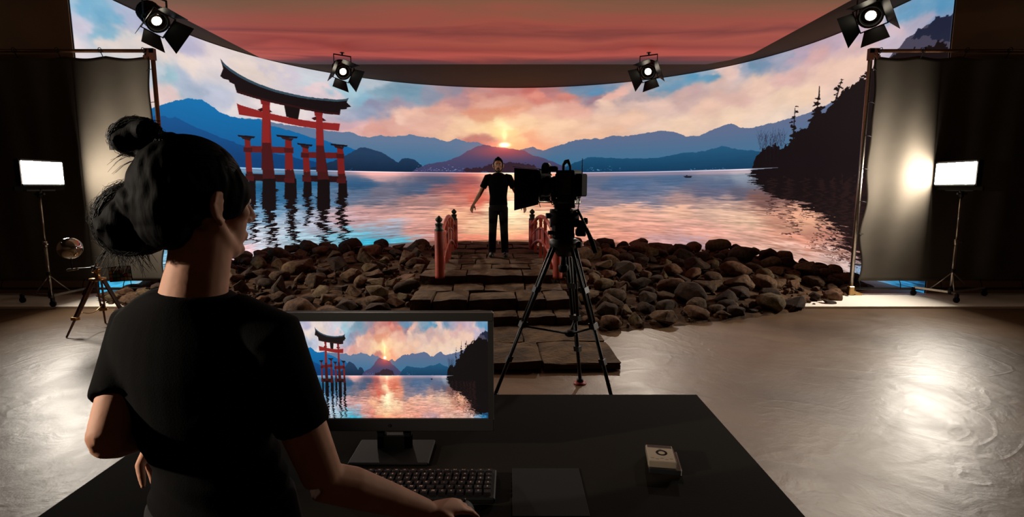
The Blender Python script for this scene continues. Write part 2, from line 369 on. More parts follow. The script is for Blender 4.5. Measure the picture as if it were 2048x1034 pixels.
M['cotton'] = mat('cotton', (7, 6, 6), .95, 0, bump=.25, bscale=260, spec=.05, dist=.002)
M['trouser'] = mat('trouser', (17, 16, 17), .9, 0, bump=.25, bscale=200, spec=.15, dist=.002)
M['shoe'] = mat('shoe', (10, 9, 9), .5)
M['table'] = mat('table', (21, 17, 12), .8, 0, var=.06, vscale=3, bump=.04, bscale=120, spec=.03)
M['drape'] = mat('drape', (76, 70, 62), .95, 0, var=.06, vscale=3, bump=.15, bscale=220, spec=.08, dist=.002)
M['eye_white'] = mat('eye_white', (190, 180, 170), .3)
M['eye_dark'] = mat('eye_dark', (20, 12, 8), .2)
M['lip'] = mat('lip', (120, 66, 56), .5)
M['white_card'] = mat('white_card', (214, 196, 172), .5, 0, var=.04)
M['clear_case'] = mat('clear_case', (120, 118, 112), .12, 0, spec=.7)
M['panel_glow'] = mat('panel_glow', (255, 255, 255), .6, emit=(255, 244, 228), estr=LED_PANEL_STRENGTH)
M['lens_glow'] = mat('lens_glow', (255, 255, 255), .2, emit=(255, 240, 214), estr=9.0)
M['lens_dark'] = mat('lens_dark', (70, 62, 52), .12, .5)

# ---------------------------------------------------------------- mesh building
class MB:
    """collects shapes and links them as one mesh object"""
    def __init__(s): s.v = []; s.f = []; s.smooth = []; s.uv = None
    def add(s, vs, fs, smooth=False):
        n = len(s.v); s.v += [tuple(v) for v in vs]
        for f in fs: s.f.append(tuple(i + n for i in f)); s.smooth.append(smooth)
        return s
    def box(s, c, size, rot=None, taper=1.0, bevel=0.0):
        hx, hy, hz = size[0] / 2, size[1] / 2, size[2] / 2
        if bevel:
            bv = min(bevel, hx * .9, hy * .9, hz * .9)
            vs = []
            for sz in (-1, 1):
                for a, b in ((1, 0), (0, 1)):
                    pass
            # chamfered box: eight corners, three vertices each
            idx = {}
            for sx in (-1, 1):
                for sy in (-1, 1):
                    for sz in (-1, 1):
                        for k in range(3):
                            p = [sx * hx, sy * hy, sz * hz]
                            for q in range(3):
                                if q != k: p[q] -= (sx, sy, sz)[q] * bv
                            idx[(sx, sy, sz, k)] = len(vs); vs.append(p)
            fs = []
            for k in range(3):
                o = [q for q in range(3) if q != k]
                for sg in (-1, 1):
                    ring = []
                    for a, b in ((-1, -1), (1, -1), (1, 1), (-1, 1)):
                        t = [0, 0, 0]; t[k] = sg; t[o[0]] = a; t[o[1]] = b
                        ring.append(idx[(*t, k)])
                    if (sg > 0) == (k != 1): fs.append(ring)
                    else: fs.append(ring[::-1])
            for k in range(3):           # edges along axis k
                o = [q for q in range(3) if q != k]
                for a in (-1, 1):
                    for b in (-1, 1):
                        t0 = [0, 0, 0]; t1 = [0, 0, 0]
                        t0[k] = -1; t1[k] = 1
                        for t in (t0, t1): t[o[0]] = a; t[o[1]] = b
                        fs.append([idx[(*t0, o[0])], idx[(*t1, o[0])], idx[(*t1, o[1])], idx[(*t0, o[1])]])
            for sx in (-1, 1):
                for sy in (-1, 1):
                    for sz in (-1, 1): fs.append([idx[(sx, sy, sz, k)] for k in range(3)])
        else:
            vs = [(x * hx * (taper if z > 0 else 1), y * hy * (taper if z > 0 else 1), z * hz) for z in (-1, 1) for x, y in ((-1, -1), (1, -1), (1, 1), (-1, 1))]
            fs = [(3, 2, 1, 0), (4, 5, 6, 7), (0, 1, 5, 4), (1, 2, 6, 5), (2, 3, 7, 6), (3, 0, 4, 7)]
        if rot is not None: vs = [rot @ Vector(v) for v in vs]
        vs = [Vector(v) + Vector(c) for v in vs]
        return s.add(vs, fs)
    def rings(s, rings, cap=True, smooth=True, closed=False):
        n = len(rings[0]); vs = [p for r in rings for p in r]; fs = []
        m = len(rings)
        for i in range(m - 1 + (1 if closed else 0)):
            a, b = i * n, ((i + 1) % m) * n
            for j in range(n):
                k = (j + 1) % n
                fs.append((a + j, a + k, b + k, b + j))
        base = len(s.v); s.add(vs, fs, smooth)
        if cap and not closed:
            s.f.append(tuple(base + j for j in range(n))[::-1]); s.smooth.append(False)
            s.f.append(tuple(base + (m - 1) * n + j for j in range(n))); s.smooth.append(False)
        return s
    def tube(s, pts, rad, n=10, cap=True, up=None, smooth=True, closed=False):
        """tube through points; rad = number, list of numbers, or list of (a, b) pairs"""
        P = [Vector(p) for p in pts]; m = len(P)
        if not isinstance(rad, (list, tuple)): rad = [rad] * m
        R = [(r, r) if not isinstance(r, (list, tuple)) else r for r in rad]
        rings = []; side = None
        for i in range(m):
            d = (P[min(i + 1, m - 1)] - P[max(i - 1, 0)]) if not closed else (P[(i + 1) % m] - P[i - 1])
            if d.length < 1e-9: d = Vector((0, 0, 1))
            d.normalize()
            if up is not None: side = Vector(up) - d * Vector(up).dot(d)
            elif side is None:
                h = Vector((0, 0, 1)) if abs(d.z) < .9 else Vector((1, 0, 0))
                side = h - d * h.dot(d)
            else: side = side - d * side.dot(d)
            if side.length < 1e-6: side = d.orthogonal()
            side.normalize(); bi = d.cross(side)
            rings.append([P[i] + side * math.cos(t) * R[i][0] + bi * math.sin(t) * R[i][1] for t in [2 * math.pi * j / n for j in range(n)]])
        return s.rings(rings, cap, smooth, closed)
    def cyl(s, a, b, r0, r1=None, n=16, cap=True, smooth=True):
        return s.tube([a, b], [r0, r0 if r1 is None else r1], n, cap, smooth=smooth)
    def lathe(s, prof, n=20, mtx=None, smooth=True, cap=True):
        mtx = mtx or Matrix.Identity(4)
        rings = [[mtx @ Vector((r * math.cos(2 * math.pi * j / n), r * math.sin(2 * math.pi * j / n), z)) for j in range(n)] for r, z in prof]
        return s.rings(rings, cap, smooth)
    def ball(s, c, r, n=16, m=10, mtx=None, flat=None):
        r = (r, r, r) if not isinstance(r, (list, tuple)) else r
        rings = []
        for i in range(m + 1):
            t = math.pi * i / m
            t = min(max(t, .03), math.pi - .03)
            ring = []
            for j in range(n):
                p = Vector((r[0] * math.sin(t) * math.cos(2 * math.pi * j / n), r[1] * math.sin(t) * math.sin(2 * math.pi * j / n), -r[2] * math.cos(t)))
                if mtx is not None: p = mtx @ p
                ring.append(p + Vector(c))
            rings.append(ring)
        return s.rings(rings, True, True)
    def mesh(s, name):
        me = bpy.data.meshes.new(name); me.from_pydata(s.v, [], s.f); 
        me.polygons.foreach_set('use_smooth', s.smooth)
        me.update()
        return me
    def build(s, name, m, parent=None, loc=None, rot=None, fix=True):
        me = s.mesh(name)
        if fix:
            bm = bmesh.new(); bm.from_mesh(me); bmesh.ops.recalc_face_normals(bm, faces=bm.faces); bm.to_mesh(me); bm.free()
        me.materials.append(m)
        o = bpy.data.objects.new(name, me); COL.objects.link(o)
        if parent: o.parent = parent
        if loc is not None: o.location = loc
        if rot is not None: o.rotation_euler = rot
        return o

def tag(o, label=None, cat=None, group=None, kind=None):
    if label: o['label'] = label
    if cat: o['category'] = cat
    if group: o['group'] = group
    if kind: o['kind'] = kind
    return o

def thing(name, label, cat, loc=(0, 0, 0), rot=(0, 0, 0), group=None):
    o = bpy.data.objects.new(name, None); COL.objects.link(o)
    o.empty_display_size = .1; o.location = loc; o.rotation_euler = rot
    return tag(o, label, cat, group)

def rotm(x=0, y=0, z=0):
    from mathutils import Euler
    return Euler((math.radians(x), math.radians(y), math.radians(z))).to_matrix()

def aim(d, up=(0, 0, 1)):
    """rotation whose +Z looks along d"""
    return Vector(d).to_track_quat('Z', 'Y').to_matrix()

def fuse(name, mb, material, voxel, smooth=6, factor=.6, parent=None, tweak=None, subtract=None):
    """grows one continuous skin over overlapping shapes"""
    me = mb.mesh(name + '_core')
    bm = bmesh.new(); bm.from_mesh(me); bmesh.ops.recalc_face_normals(bm, faces=bm.faces); bm.to_mesh(me); bm.free()
    o = bpy.data.objects.new(name + '_core', me); COL.objects.link(o)
    r = o.modifiers.new('r', 'REMESH'); r.mode = 'VOXEL'; r.voxel_size = voxel; r.use_smooth_shade = True
    if smooth:
        sm = o.modifiers.new('s', 'SMOOTH'); sm.factor = factor; sm.iterations = smooth
    dg = bpy.context.evaluated_depsgraph_get(); dg.update()
    out = bpy.data.meshes.new_from_object(o.evaluated_get(dg))
    bpy.data.objects.remove(o); bpy.data.meshes.remove(me)
    out.name = name
    if tweak:
        n = len(out.vertices); co = np.empty(n * 3); out.vertices.foreach_get('co', co); co = co.reshape(-1, 3)
        no = np.empty(n * 3); out.vertices.foreach_get('normal', no); no = no.reshape(-1, 3)
        out.vertices.foreach_set('co', tweak(co, no).ravel()); out.update()
    out.polygons.foreach_set('use_smooth', [True] * len(out.polygons))
    out.materials.clear(); out.materials.append(material)
    res = bpy.data.objects.new(name, out); COL.objects.link(res)
    if parent: res.parent = parent
    return res

# ---------------------------------------------------------------- the room
PIC = paint_picture()
img = bpy.data.images.new('lake_picture', TW, TH)
buf = np.ones((TH, TW, 4), np.float32); buf[..., :3] = PIC[::-1]
img.pixels.foreach_set(buf.ravel()); img.update(); img.pack()

m_floor = bpy.data.materials.new('polished_concrete'); m_floor.use_nodes = True
def concrete(m):
    nt = m.node_tree; b = nt.nodes['Principled BSDF']; L = nt.links; N = nt.nodes.new
    tc = N('ShaderNodeTexCoord')
    def noise_(scale, det, dist=0, rough=.5):
        n = N('ShaderNodeTexNoise'); n.inputs['Scale'].default_value = scale; n.inputs['Detail'].default_value = det
        n.inputs['Distortion'].default_value = dist; n.inputs['Roughness'].default_value = rough
        L.new(tc.outputs['Object'], n.inputs['Vector']); return n
    a = noise_(.9, 8, .6); 
    r = N('ShaderNodeValToRGB'); r.color_ramp.elements[0].position = .3; r.color_ramp.elements[1].position = .7
    r.color_ramp.elements[0].color = (*lin((80, 60, 42)), 1); r.color_ramp.elements[1].color = (*lin((110, 86, 62)), 1)
    L.new(a.outputs['Fac'], r.inputs[0]); L.new(r.outputs[0], b.inputs['Base Color'])
    g = noise_(1.6, 6, 1.2); mr = N('ShaderNodeMapRange'); mr.inputs[3].default_value = .30; mr.inputs[4].default_value = .52
    L.new(g.outputs['Fac'], mr.inputs[0]); L.new(mr.outputs[0], b.inputs['Roughness'])
    # trowel swirls: thin ridges where a warped noise crosses its middle value, plus fine grit
    s = noise_(.7, 2, 2.2); ms = N('ShaderNodeMath'); ms.operation = 'SUBTRACT'; ms.inputs[1].default_value = .5; L.new(s.outputs['Fac'], ms.inputs[0])
    ab = N('ShaderNodeMath'); ab.operation = 'ABSOLUTE'; L.new(ms.outputs[0], ab.inputs[0])
    mm = N('ShaderNodeMapRange'); mm.inputs[1].default_value = 0; mm.inputs[2].default_value = .05; mm.inputs[3].default_value = .25; mm.inputs[4].default_value = 0
    L.new(ab.outputs[0], mm.inputs[0])
    gr = noise_(34, 8, .3, .7); lg = noise_(4.0, 5, 1.5)
    ad = N('ShaderNodeMath'); ad.operation = 'MULTIPLY_ADD'; ad.inputs[1].default_value = .30; L.new(gr.outputs['Fac'], ad.inputs[0]); L.new(mm.outputs[0], ad.inputs[2])
    ad2 = N('ShaderNodeMath'); ad2.operation = 'MULTIPLY_ADD'; ad2.inputs[1].default_value = 1.0; L.new(lg.outputs['Fac'], ad2.inputs[0]); L.new(ad.outputs[0], ad2.inputs[2])
    bp = N('ShaderNodeBump'); bp.inputs['Strength'].default_value = .35; bp.inputs['Distance'].default_value = .010
    L.new(ad2.outputs[0], bp.inputs['Height']); L.new(bp.outputs[0], b.inputs['Normal'])
    b.inputs['Specular IOR Level'].default_value = .42
concrete(m_floor)
M['stage_white'] = mat('stage_white', (246, 238, 226), .5, 0, var=.03, vscale=2)
M['stage_beige'] = mat('stage_beige', (176, 156, 136), .55, 0, var=.05, vscale=2)
M['wall_brown'] = mat('wall_brown', (150, 121, 98), .9, 0, var=.05, vscale=1.5, spec=.2)
M['ceiling_brown'] = mat('ceiling_brown', (84, 68, 54), .9, 0, var=.04, vscale=1.5, spec=.15)

MB().box((0, 6.5, -.06), (23, 24, .12)).build('floor', m_floor)['kind'] = 'structure'
STEP = .03
tag(MB().box((0, (7.25 + WY0) / 2, STEP / 2), (23, WY0 - 7.25, STEP)).build('stage_floor_front', M['stage_white']), kind='structure')
# inside of the LED volume: a floor cut to the curve
vol = MB(); vv = [(-WR + .02, WY0, 0), (WR - .02, WY0, 0)]
ring = [(WR - .02, WY0)] + [((WR - .02) * math.cos(a), WC + (WR - .02) * math.sin(a)) for a in [math.pi * k / 48 for k in range(49)]] + [(-WR + .02, WY0)]
n_ = len(ring)
vol.add([(x, y, 0.0) for x, y in ring] + [(x, y, STEP) for x, y in ring],
        [tuple(range(n_))[::-1], tuple(range(n_, 2 * n_))] + [(i, (i + 1) % n_, n_ + (i + 1) % n_, n_ + i) for i in range(n_)])
tag(vol.build('stage_floor_volume', M['stage_beige']), kind='structure')
tag(MB().box((0, 6.5, WH + .08), (23, 24, .14)).build('ceiling', M['ceiling_brown']), kind='structure')
for s_, nm in ((-1, 'wall_left'), (1, 'wall_right')):
    tag(MB().box((s_ * 10.6, 6.5, WH / 2), (.2, 24, WH)).build(nm, M['wall_brown']), kind='structure')
    tag(MB().box((s_ * (WR + .02 + 10.5) / 2, WY0 + .085, WH / 2), (10.5 - WR - .02, .2, WH)).build('wall_back_left' if s_ < 0 else 'wall_back_right', M['wall_brown']), kind='structure')
tag(MB().box((0, -4.6, WH / 2), (21, .2, WH)).build('wall_front', M['wall_brown']), kind='structure')
tag(MB().box((0, 17.6, WH / 2), (21, .2, WH)).build('wall_rear', M['wall_brown']), kind='structure')

# LED wall: a curved front with its picture and a dark cabinet behind it
pts = []
for k in range(4): pts.append((-WR, WY0 + WLEG * k / 4, WLEG * k / 4, (-1, 0)))
for k in range(97):
    a = math.pi * k / 96
    pts.append((-WR * math.cos(a), WC + WR * math.sin(a), WLEG + WR * a, (-math.cos(a), math.sin(a))))
for k in range(1, 5): pts.append((WR, WC - WLEG * k / 4, WLEG + math.pi * WR + WLEG * k / 4, (1, 0)))
wall = thing('led_wall', 'huge curved LED wall showing a red gate in a lake at sunset', 'led wall', (0, 0, 0))
vs = []; fs = []
for x, y, s_, nrm in pts: vs += [(x, y, STEP), (x, y, WH - .005)]
for i in range(len(pts) - 1): fs.append((2 * i, 2 * i + 1, 2 * i + 3, 2 * i + 2))
me = bpy.data.meshes.new('display_surface'); me.from_pydata(vs, [], fs); uvl = me.uv_layers.new(name='UVMap')
for li, lp in enumerate(me.loops):
    i = lp.vertex_index // 2; top = lp.vertex_index % 2
    uvl.data[li].uv = (pts[i][2] / WS, (WH - .005 if top else STEP) / WH)
me.polygons.foreach_set('use_smooth', [True] * len(me.polygons)); me.materials.append(screen_mat('led_wall_picture', img, WALL_STRENGTH))
face = bpy.data.objects.new('display_surface', me); COL.objects.link(face); face.parent = wall
cab = MB()
inner = [(x + n[0] * .012, y + n[1] * .012) for x, y, _, n in pts]; outer = [(x + n[0] * .12, y + n[1] * .12) for x, y, _, n in pts]
K = len(pts)
cab.add([(x, y, STEP) for x, y in inner] + [(x, y, WH - .005) for x, y in inner] + [(x, y, STEP) for x, y in outer] + [(x, y, WH - .005) for x, y in outer],
        [(i, i + 1, K + i + 1, K + i) for i in range(K - 1)] + [(2 * K + i, 3 * K + i, 3 * K + i + 1, 2 * K + i + 1) for i in range(K - 1)]
        + [(i, 2 * K + i, 2 * K + i + 1, i + 1) for i in range(K - 1)] + [(K + i, K + i + 1, 3 * K + i + 1, 3 * K + i) for i in range(K - 1)]
        + [(0, K, 3 * K, 2 * K), (K - 1, 3 * K - 1, 4 * K - 1, 2 * K - 1)])
cab.build('cabinet', M['matt_black'], wall)

# LED ceiling, red clouds
m_sky = bpy.data.materials.new('led_ceiling_picture'); m_sky.use_nodes = True
def red_sky(m):
    nt = m.node_tree; b = nt.nodes['Principled BSDF']; L = nt.links; N = nt.nodes.new
    b.inputs['Base Color'].default_value = (.004, .004, .004, 1); b.inputs['Roughness'].default_value = .7
    tc = N('ShaderNodeTexCoord'); mp = N('ShaderNodeMapping'); mp.inputs['Scale'].default_value = (.30, .9, 1)
    L.new(tc.outputs['Object'], mp.inputs['Vector'])
    n = N('ShaderNodeTexNoise'); n.inputs['Scale'].default_value = .75; n.inputs['Detail'].default_value = 5; n.inputs['Distortion'].default_value = .9
    L.new(mp.outputs[0], n.inputs['Vector'])
    sx = N('ShaderNodeSeparateXYZ'); L.new(tc.outputs['Object'], sx.inputs[0])
    ad = N('ShaderNodeMath'); ad.operation = 'MULTIPLY_ADD'; ad.inputs[1].default_value = 2.6
    L.new(n.outputs['Fac'], ad.inputs[0]); L.new(sx.outputs['Y'], ad.inputs[2])
    mr = N('ShaderNodeMapRange'); mr.inputs[1].default_value = 10.0; mr.inputs[2].default_value = 14.7
    L.new(ad.outputs[0], mr.inputs[0])
    r = N('ShaderNodeValToRGB'); cr = r.color_ramp
    stops = [(0, (112, 78, 56)), (.14, (128, 78, 58)), (.3, (150, 70, 58)), (.40, (122, 54, 50)), (.52, (158, 72, 60)), (.66, (140, 56, 50)), (.78, (172, 74, 64)), (.88, (112, 48, 50)), (.95, (76, 46, 52)), (1, (62, 44, 48))]
    while len(cr.elements) < len(stops): cr.elements.new(.5)
    for e, (p, c) in zip(cr.elements, stops): e.position = p; e.color = (*lin(c), 1)
    L.new(mr.outputs[0], r.inputs[0])
    L.new(r.outputs[0], b.inputs['Emission Color']); b.inputs['Emission Strength'].default_value = 1.0
red_sky(m_sky)
lc = thing('led_ceiling', 'flat LED ceiling panel glowing with deep red sunset clouds', 'led ceiling', (0, 0, 0))
outl = [(-5.78, 6.4), (5.42, 6.4), (5.36, 12.35), (5.1, 12.95), (4.7, 13.4), (-5.05, 13.4), (-5.5, 13.15), (-5.78, 12.75)]
zz = WH - .05
q = len(outl)
MB().add([(x, y, zz) for x, y in outl], [tuple(range(q))[::-1]]).build('display_surface', m_sky, lc, fix=False)
MB().add([(x, y, zz + .006) for x, y in outl] + [(x, y, WH + .005) for x, y in outl],
         [tuple(range(q))[::-1], tuple(range(q, 2 * q))] + [(i, (i + 1) % q, q + (i + 1) % q, q + i) for i in range(q)]).build('panel_backing', M['matt_black'], lc)

# ---------------------------------------------------------------- ceiling spotlights
LED_BOT = WH - .05
def fresnel(label, loc, target, power, size=46, hang=.40, top=LED_BOT, group='studio spotlights hung from the ceiling'):
    """loc = centre of the lamp head"""
    t = thing('studio_spotlight', label, 'spotlight', (loc[0], loc[1], top), group=group)
    R = aim(Vector(target) - Vector(loc)) @ rotm(0, 0, -16 if loc[0] < 0 else 16); c = Vector((0, 0, loc[2] - top))
    T = Matrix.Translation(c) @ R.to_4x4()
    h = MB(); h.lathe([(.05, -.36), (.115, -.34), (.15, -.28), (.155, -.05), (.165, -.03), (.165, .05), (.135, .05), (.132, .0)], 22, T)
    h.build('housing', M['black_metal'], t)
    fins = MB()
    for k in range(5): fins.lathe([(.15, -.27 + k * .045), (.175, -.268 + k * .045), (.175, -.252 + k * .045), (.15, -.25 + k * .045)], 18, T, smooth=False)
    fins.build('cooling_fins', M['matt_black'], t)
    MB().lathe([(.0, .012), (.05, .022), (.10, .008), (.132, -.01)], 22, T, cap=False).build('lens', M['lens_dark'], t)
    MB().lathe([(.003, .030), (.045, .028), (.072, .020)], 18, T, cap=False).build('lamp_glow', M['lens_glow'], t)
    MB().lathe([(.136, .045), (.165, .05), (.172, .065), (.14, .068), (.136, .045)], 22, T, cap=False).build('lens_ring', M['dark_grey'], t)
    fr = MB()
    for k in range(4):
        a = k * math.pi / 2; ca, sa = math.cos(a), math.sin(a)
        Q = Matrix(((ca, -sa, 0), (sa, ca, 0), (0, 0, 1)))
        fr.box(c + R @ (Q @ Vector((0, .178, .075))), (.37, .012, .02), (R @ Q))
        w0, w1 = (.16, .25) if k % 2 else (.13, .19)
        L = .27 if k % 2 else .25
        tilt = math.radians(34)
        p = [(-w0, .18, .08), (w0, .18, .08), (w1, .18 + L * math.sin(tilt), .08 + L * math.cos(tilt)), (-w1, .18 + L * math.sin(tilt), .08 + L * math.cos(tilt))]
        p = [c + R @ (Q @ Vector(v)) for v in p]
        nrm = (p[1] - p[0]).cross(p[2] - p[1]).normalized() * .003
        MB().add([v - nrm for v in p] + [v + nrm for v in p], [(3, 2, 1, 0), (4, 5, 6, 7), (0, 1, 5, 4), (1, 2, 6, 5), (2, 3, 7, 6), (3, 0, 4, 7)]).build('barn_door', M['black_metal'], t)
    fr.build('door_frame', M['black_metal'], t)
    ax = R @ Vector((1, 0, 0)); ax.z = 0
    ax = ax.normalized() if ax.length > .1 else Vector((1, 0, 0))
    y = MB(); a0, a1 = c + ax * .195, c - ax * .195
    y.box((a0 + Vector((0, 0, .17))), (.012, .03, .36), Matrix((ax, Vector((0, 0, 1)).cross(ax), Vector((0, 0, 1)))).transposed())
    y.box((a1 + Vector((0, 0, .17))), (.012, .03, .36), Matrix((ax, Vector((0, 0, 1)).cross(ax), Vector((0, 0, 1)))).transposed())
    y.tube([a0 + Vector((0, 0, .34)), a1 + Vector((0, 0, .34))], .014, 8)
    y.cyl(a0 - ax * .04, a0 + ax * .03, .022); y.cyl(a1 + ax * .04, a1 - ax * .03, .022)
    y.build('yoke', M['black_metal'], t)
    g = MB(); g.cyl(c + Vector((0, 0, .34)), (0, 0, 0), .018); g.lathe([(.05, -.012), (.05, 0)], 14)
    g.build('ceiling_mount', M['black_metal'], t)
    d = (Vector(target) - Vector(loc)).normalized()
    s = spot_lamp(Vector(loc) + d * .1, target, power, size, .6, .06)
    s.parent = t; s.matrix_parent_inverse = Matrix.Translation(-Vector((loc[0], loc[1], top)))
    return t

fresnel('black spotlight above the drape behind the operator head, lens partly hidden', (-5.48, 8.62, 4.22), (-1.6, 6.4, 0.6), SET_SPOT_POWER)
fresnel('black spotlight with barn doors above the tip of the red gate roof', (-3.75, 12.26, 4.22), (-.6, 7.2, .8), SET_SPOT_POWER * 1.3)
fresnel('black spotlight with barn doors hanging above the far hills, under a red cloud edge', (3.02, 12.26, 4.22), (.6, 6.6, .8), SET_SPOT_POWER * 1.3)
fresnel('black spotlight with the biggest round bright lens, above the dark headland', (5.36, 8.37, 4.22), (1.9, 4.2, 0.4), SET_SPOT_POWER)
# three added lamps out of view: two brighten the back walls, one grazes the operator
def added_downlight(label, x, y):
    t = thing('added_ceiling_lamp', label, 'lamp', (x, y, WH), group='added ceiling lamps lighting the brown walls')
    MB().lathe([(.12, -.0), (.14, -.02), (.14, -.14), (.12, -.14), (.11, -.02)], 20).build('housing', M['black_metal'], t)
    MB().lathe([(.001, -.05), (.11, -.05)], 20, cap=False).build('bulb', M['lens_glow'], t)
    s = spot_lamp((x, y, WH - .16), (x * .93, WY0, 4.5), 13, 80, .9, .1); s.parent = t; s.matrix_parent_inverse = Matrix.Translation(-Vector((x, y, WH)))
added_downlight('added unseen ceiling lamp lighting the wall behind the mirror ball', -9.0, 5.2)
added_downlight('added unseen ceiling lamp lighting the wall beyond the rocks', 9.0, 5.2)
fresnel('added unseen black spotlight on a long pipe, lighting the operator from the side', (-4.3, .35, 2.35), (-.66, 1.15, 1.38), SIDE_POWER, 22, top=WH, group='added spotlight beside the operator')  # added out of view to light the operator's neck and arms

# ---------------------------------------------------------------- black drapes on pipe frames
def drape_set(sg, edge, post, outer, lab_f, lab_d):
    f = thing('drape_frame', lab_f, 'frame', (sg * post, 8.05, STEP))
    p = MB(); p.cyl((0, 0, .0), (0, 0, 3.63), .030, n=12); p.build('post', M['brown_pipe'] if sg < 0 else M['steel'], f)
    p2 = MB(); p2.cyl((sg * (outer - post), 0, .0), (sg * (outer - post), 0, 3.63), .030, n=12); p2.build('post', M['brown_pipe'], f)
    r = MB(); r.cyl((-sg * .03, 0, 3.60), (sg * (outer - post), 0, 3.60), .026, n=12); r.build('top_rail', M['brown_pipe'], f)
    b = MB(); b.cyl((0, 0, .10), (sg * (outer - post), 0, .10), .020, n=12); b.build('bottom_rail', M['dark_grey'], f)
    g = MB()
    g.box((sg * .06, 0, 3.56), (.16, .05, .05), rotm(0, sg * 45, 0)); g.box((sg * .04, 0, 3.6), (.14, .06, .065)); g.box((0, 0, 3.55), (.07, .06, .16))
    g.build('corner_bracket', M['wood_brown'], f)
    k = MB(); k.box((0, 0, .07), (.08, .08, .14), bevel=.01); k.box((sg * .07, 0, .035), (.2, .06, .05), rotm(0, sg * 20, 0)); k.build('foot_bracket', M['brass'], f)
    # cloth
    d = thing('black_drape', lab_d, 'drape', (sg * edge, 8.03, .22 + STEP))
    W_, H_ = outer - edge - .06, 3.31
    nx, nz = 110, 60; vs = []; rnd = random.Random(5 + sg)
    for j in range(nz + 1):
        for i in range(nx + 1):
            u, v = i / nx, j / nz
            x = u * W_
            tie = abs(math.sin(math.pi * x / .62))
            z = v * H_ - (.030 * tie * v ** 8)
            edge_in = .045 * math.sin(v * 9 + 1) ** 2 * (1 - u) ** 6 + .02 * math.sin(v * 23) * (1 - u) ** 12
            y = .012 * math.sin(x * 5.1 + v * 1.3) + .010 * math.sin(x * 11.7 - v * 3) + .03 * noise.noise(Vector((x * 1.2, v * 1.5, sg)))
            vs.append((sg * (x + edge_in), y + .03, z))
    fs = [(j * (nx + 1) + i, j * (nx + 1) + i + 1, (j + 1) * (nx + 1) + i + 1, (j + 1) * (nx + 1) + i) for j in range(nz) for i in range(nx)]
    c = MB(); c.add(vs, fs, True); co = c.build('cloth', M['drape'], d)
    so = co.modifiers.new('thickness', 'SOLIDIFY'); so.thickness = .006
    n = 0
    for x in [i * .62 for i in range(int(W_ / .62) + 1)]:
        tq = MB(); tq.tube([(sg * (x + .03), .01, H_ - .03), (sg * (x + .036), -.03, H_ + .05), (sg * (x + .03), -.045, H_ + .07 + .0)], .006, 6)
        tq.tube([(sg * (x + .03), -.045 + .036 * math.cos(a), H_ + .064 + .036 * math.sin(a)) for a in [k * .63 for k in range(10)]], .005, 5, closed=True)
        tq.build('tie', M['black_plastic'], d)
        tq = MB(); tq.tube([(sg * (x + .03), .01, .03), (sg * (x + .03), -.03, -.04), (sg * (x + .03), -.04, -.11)], .006, 6)
        tq.build('tie', M['black_plastic'], d)
    for z in [.25, .72, 1.2, 1.68, 2.16, 2.64, 3.1]:
        tq = MB(); tq.tube([(sg * .05, .02, z), (-sg * .02, -.03, z + .01), (-sg * (edge - post) - sg * .02, -.045, z + .012)], .005, 6)
        tq.build('tie', M['black_plastic'], d)
drape_set(-1, 5.27, 5.21, 9.6, 'brown pipe frame holding the black drape behind the operator head', 'tall black drape behind the small wooden tripod and the operator')
drape_set(1, 5.27, 5.20, 9.6, 'pale metal pipe frame holding the black drape beside the rock bank end', 'tall black drape beside the rocks, lit brightly by the lamp touching it')

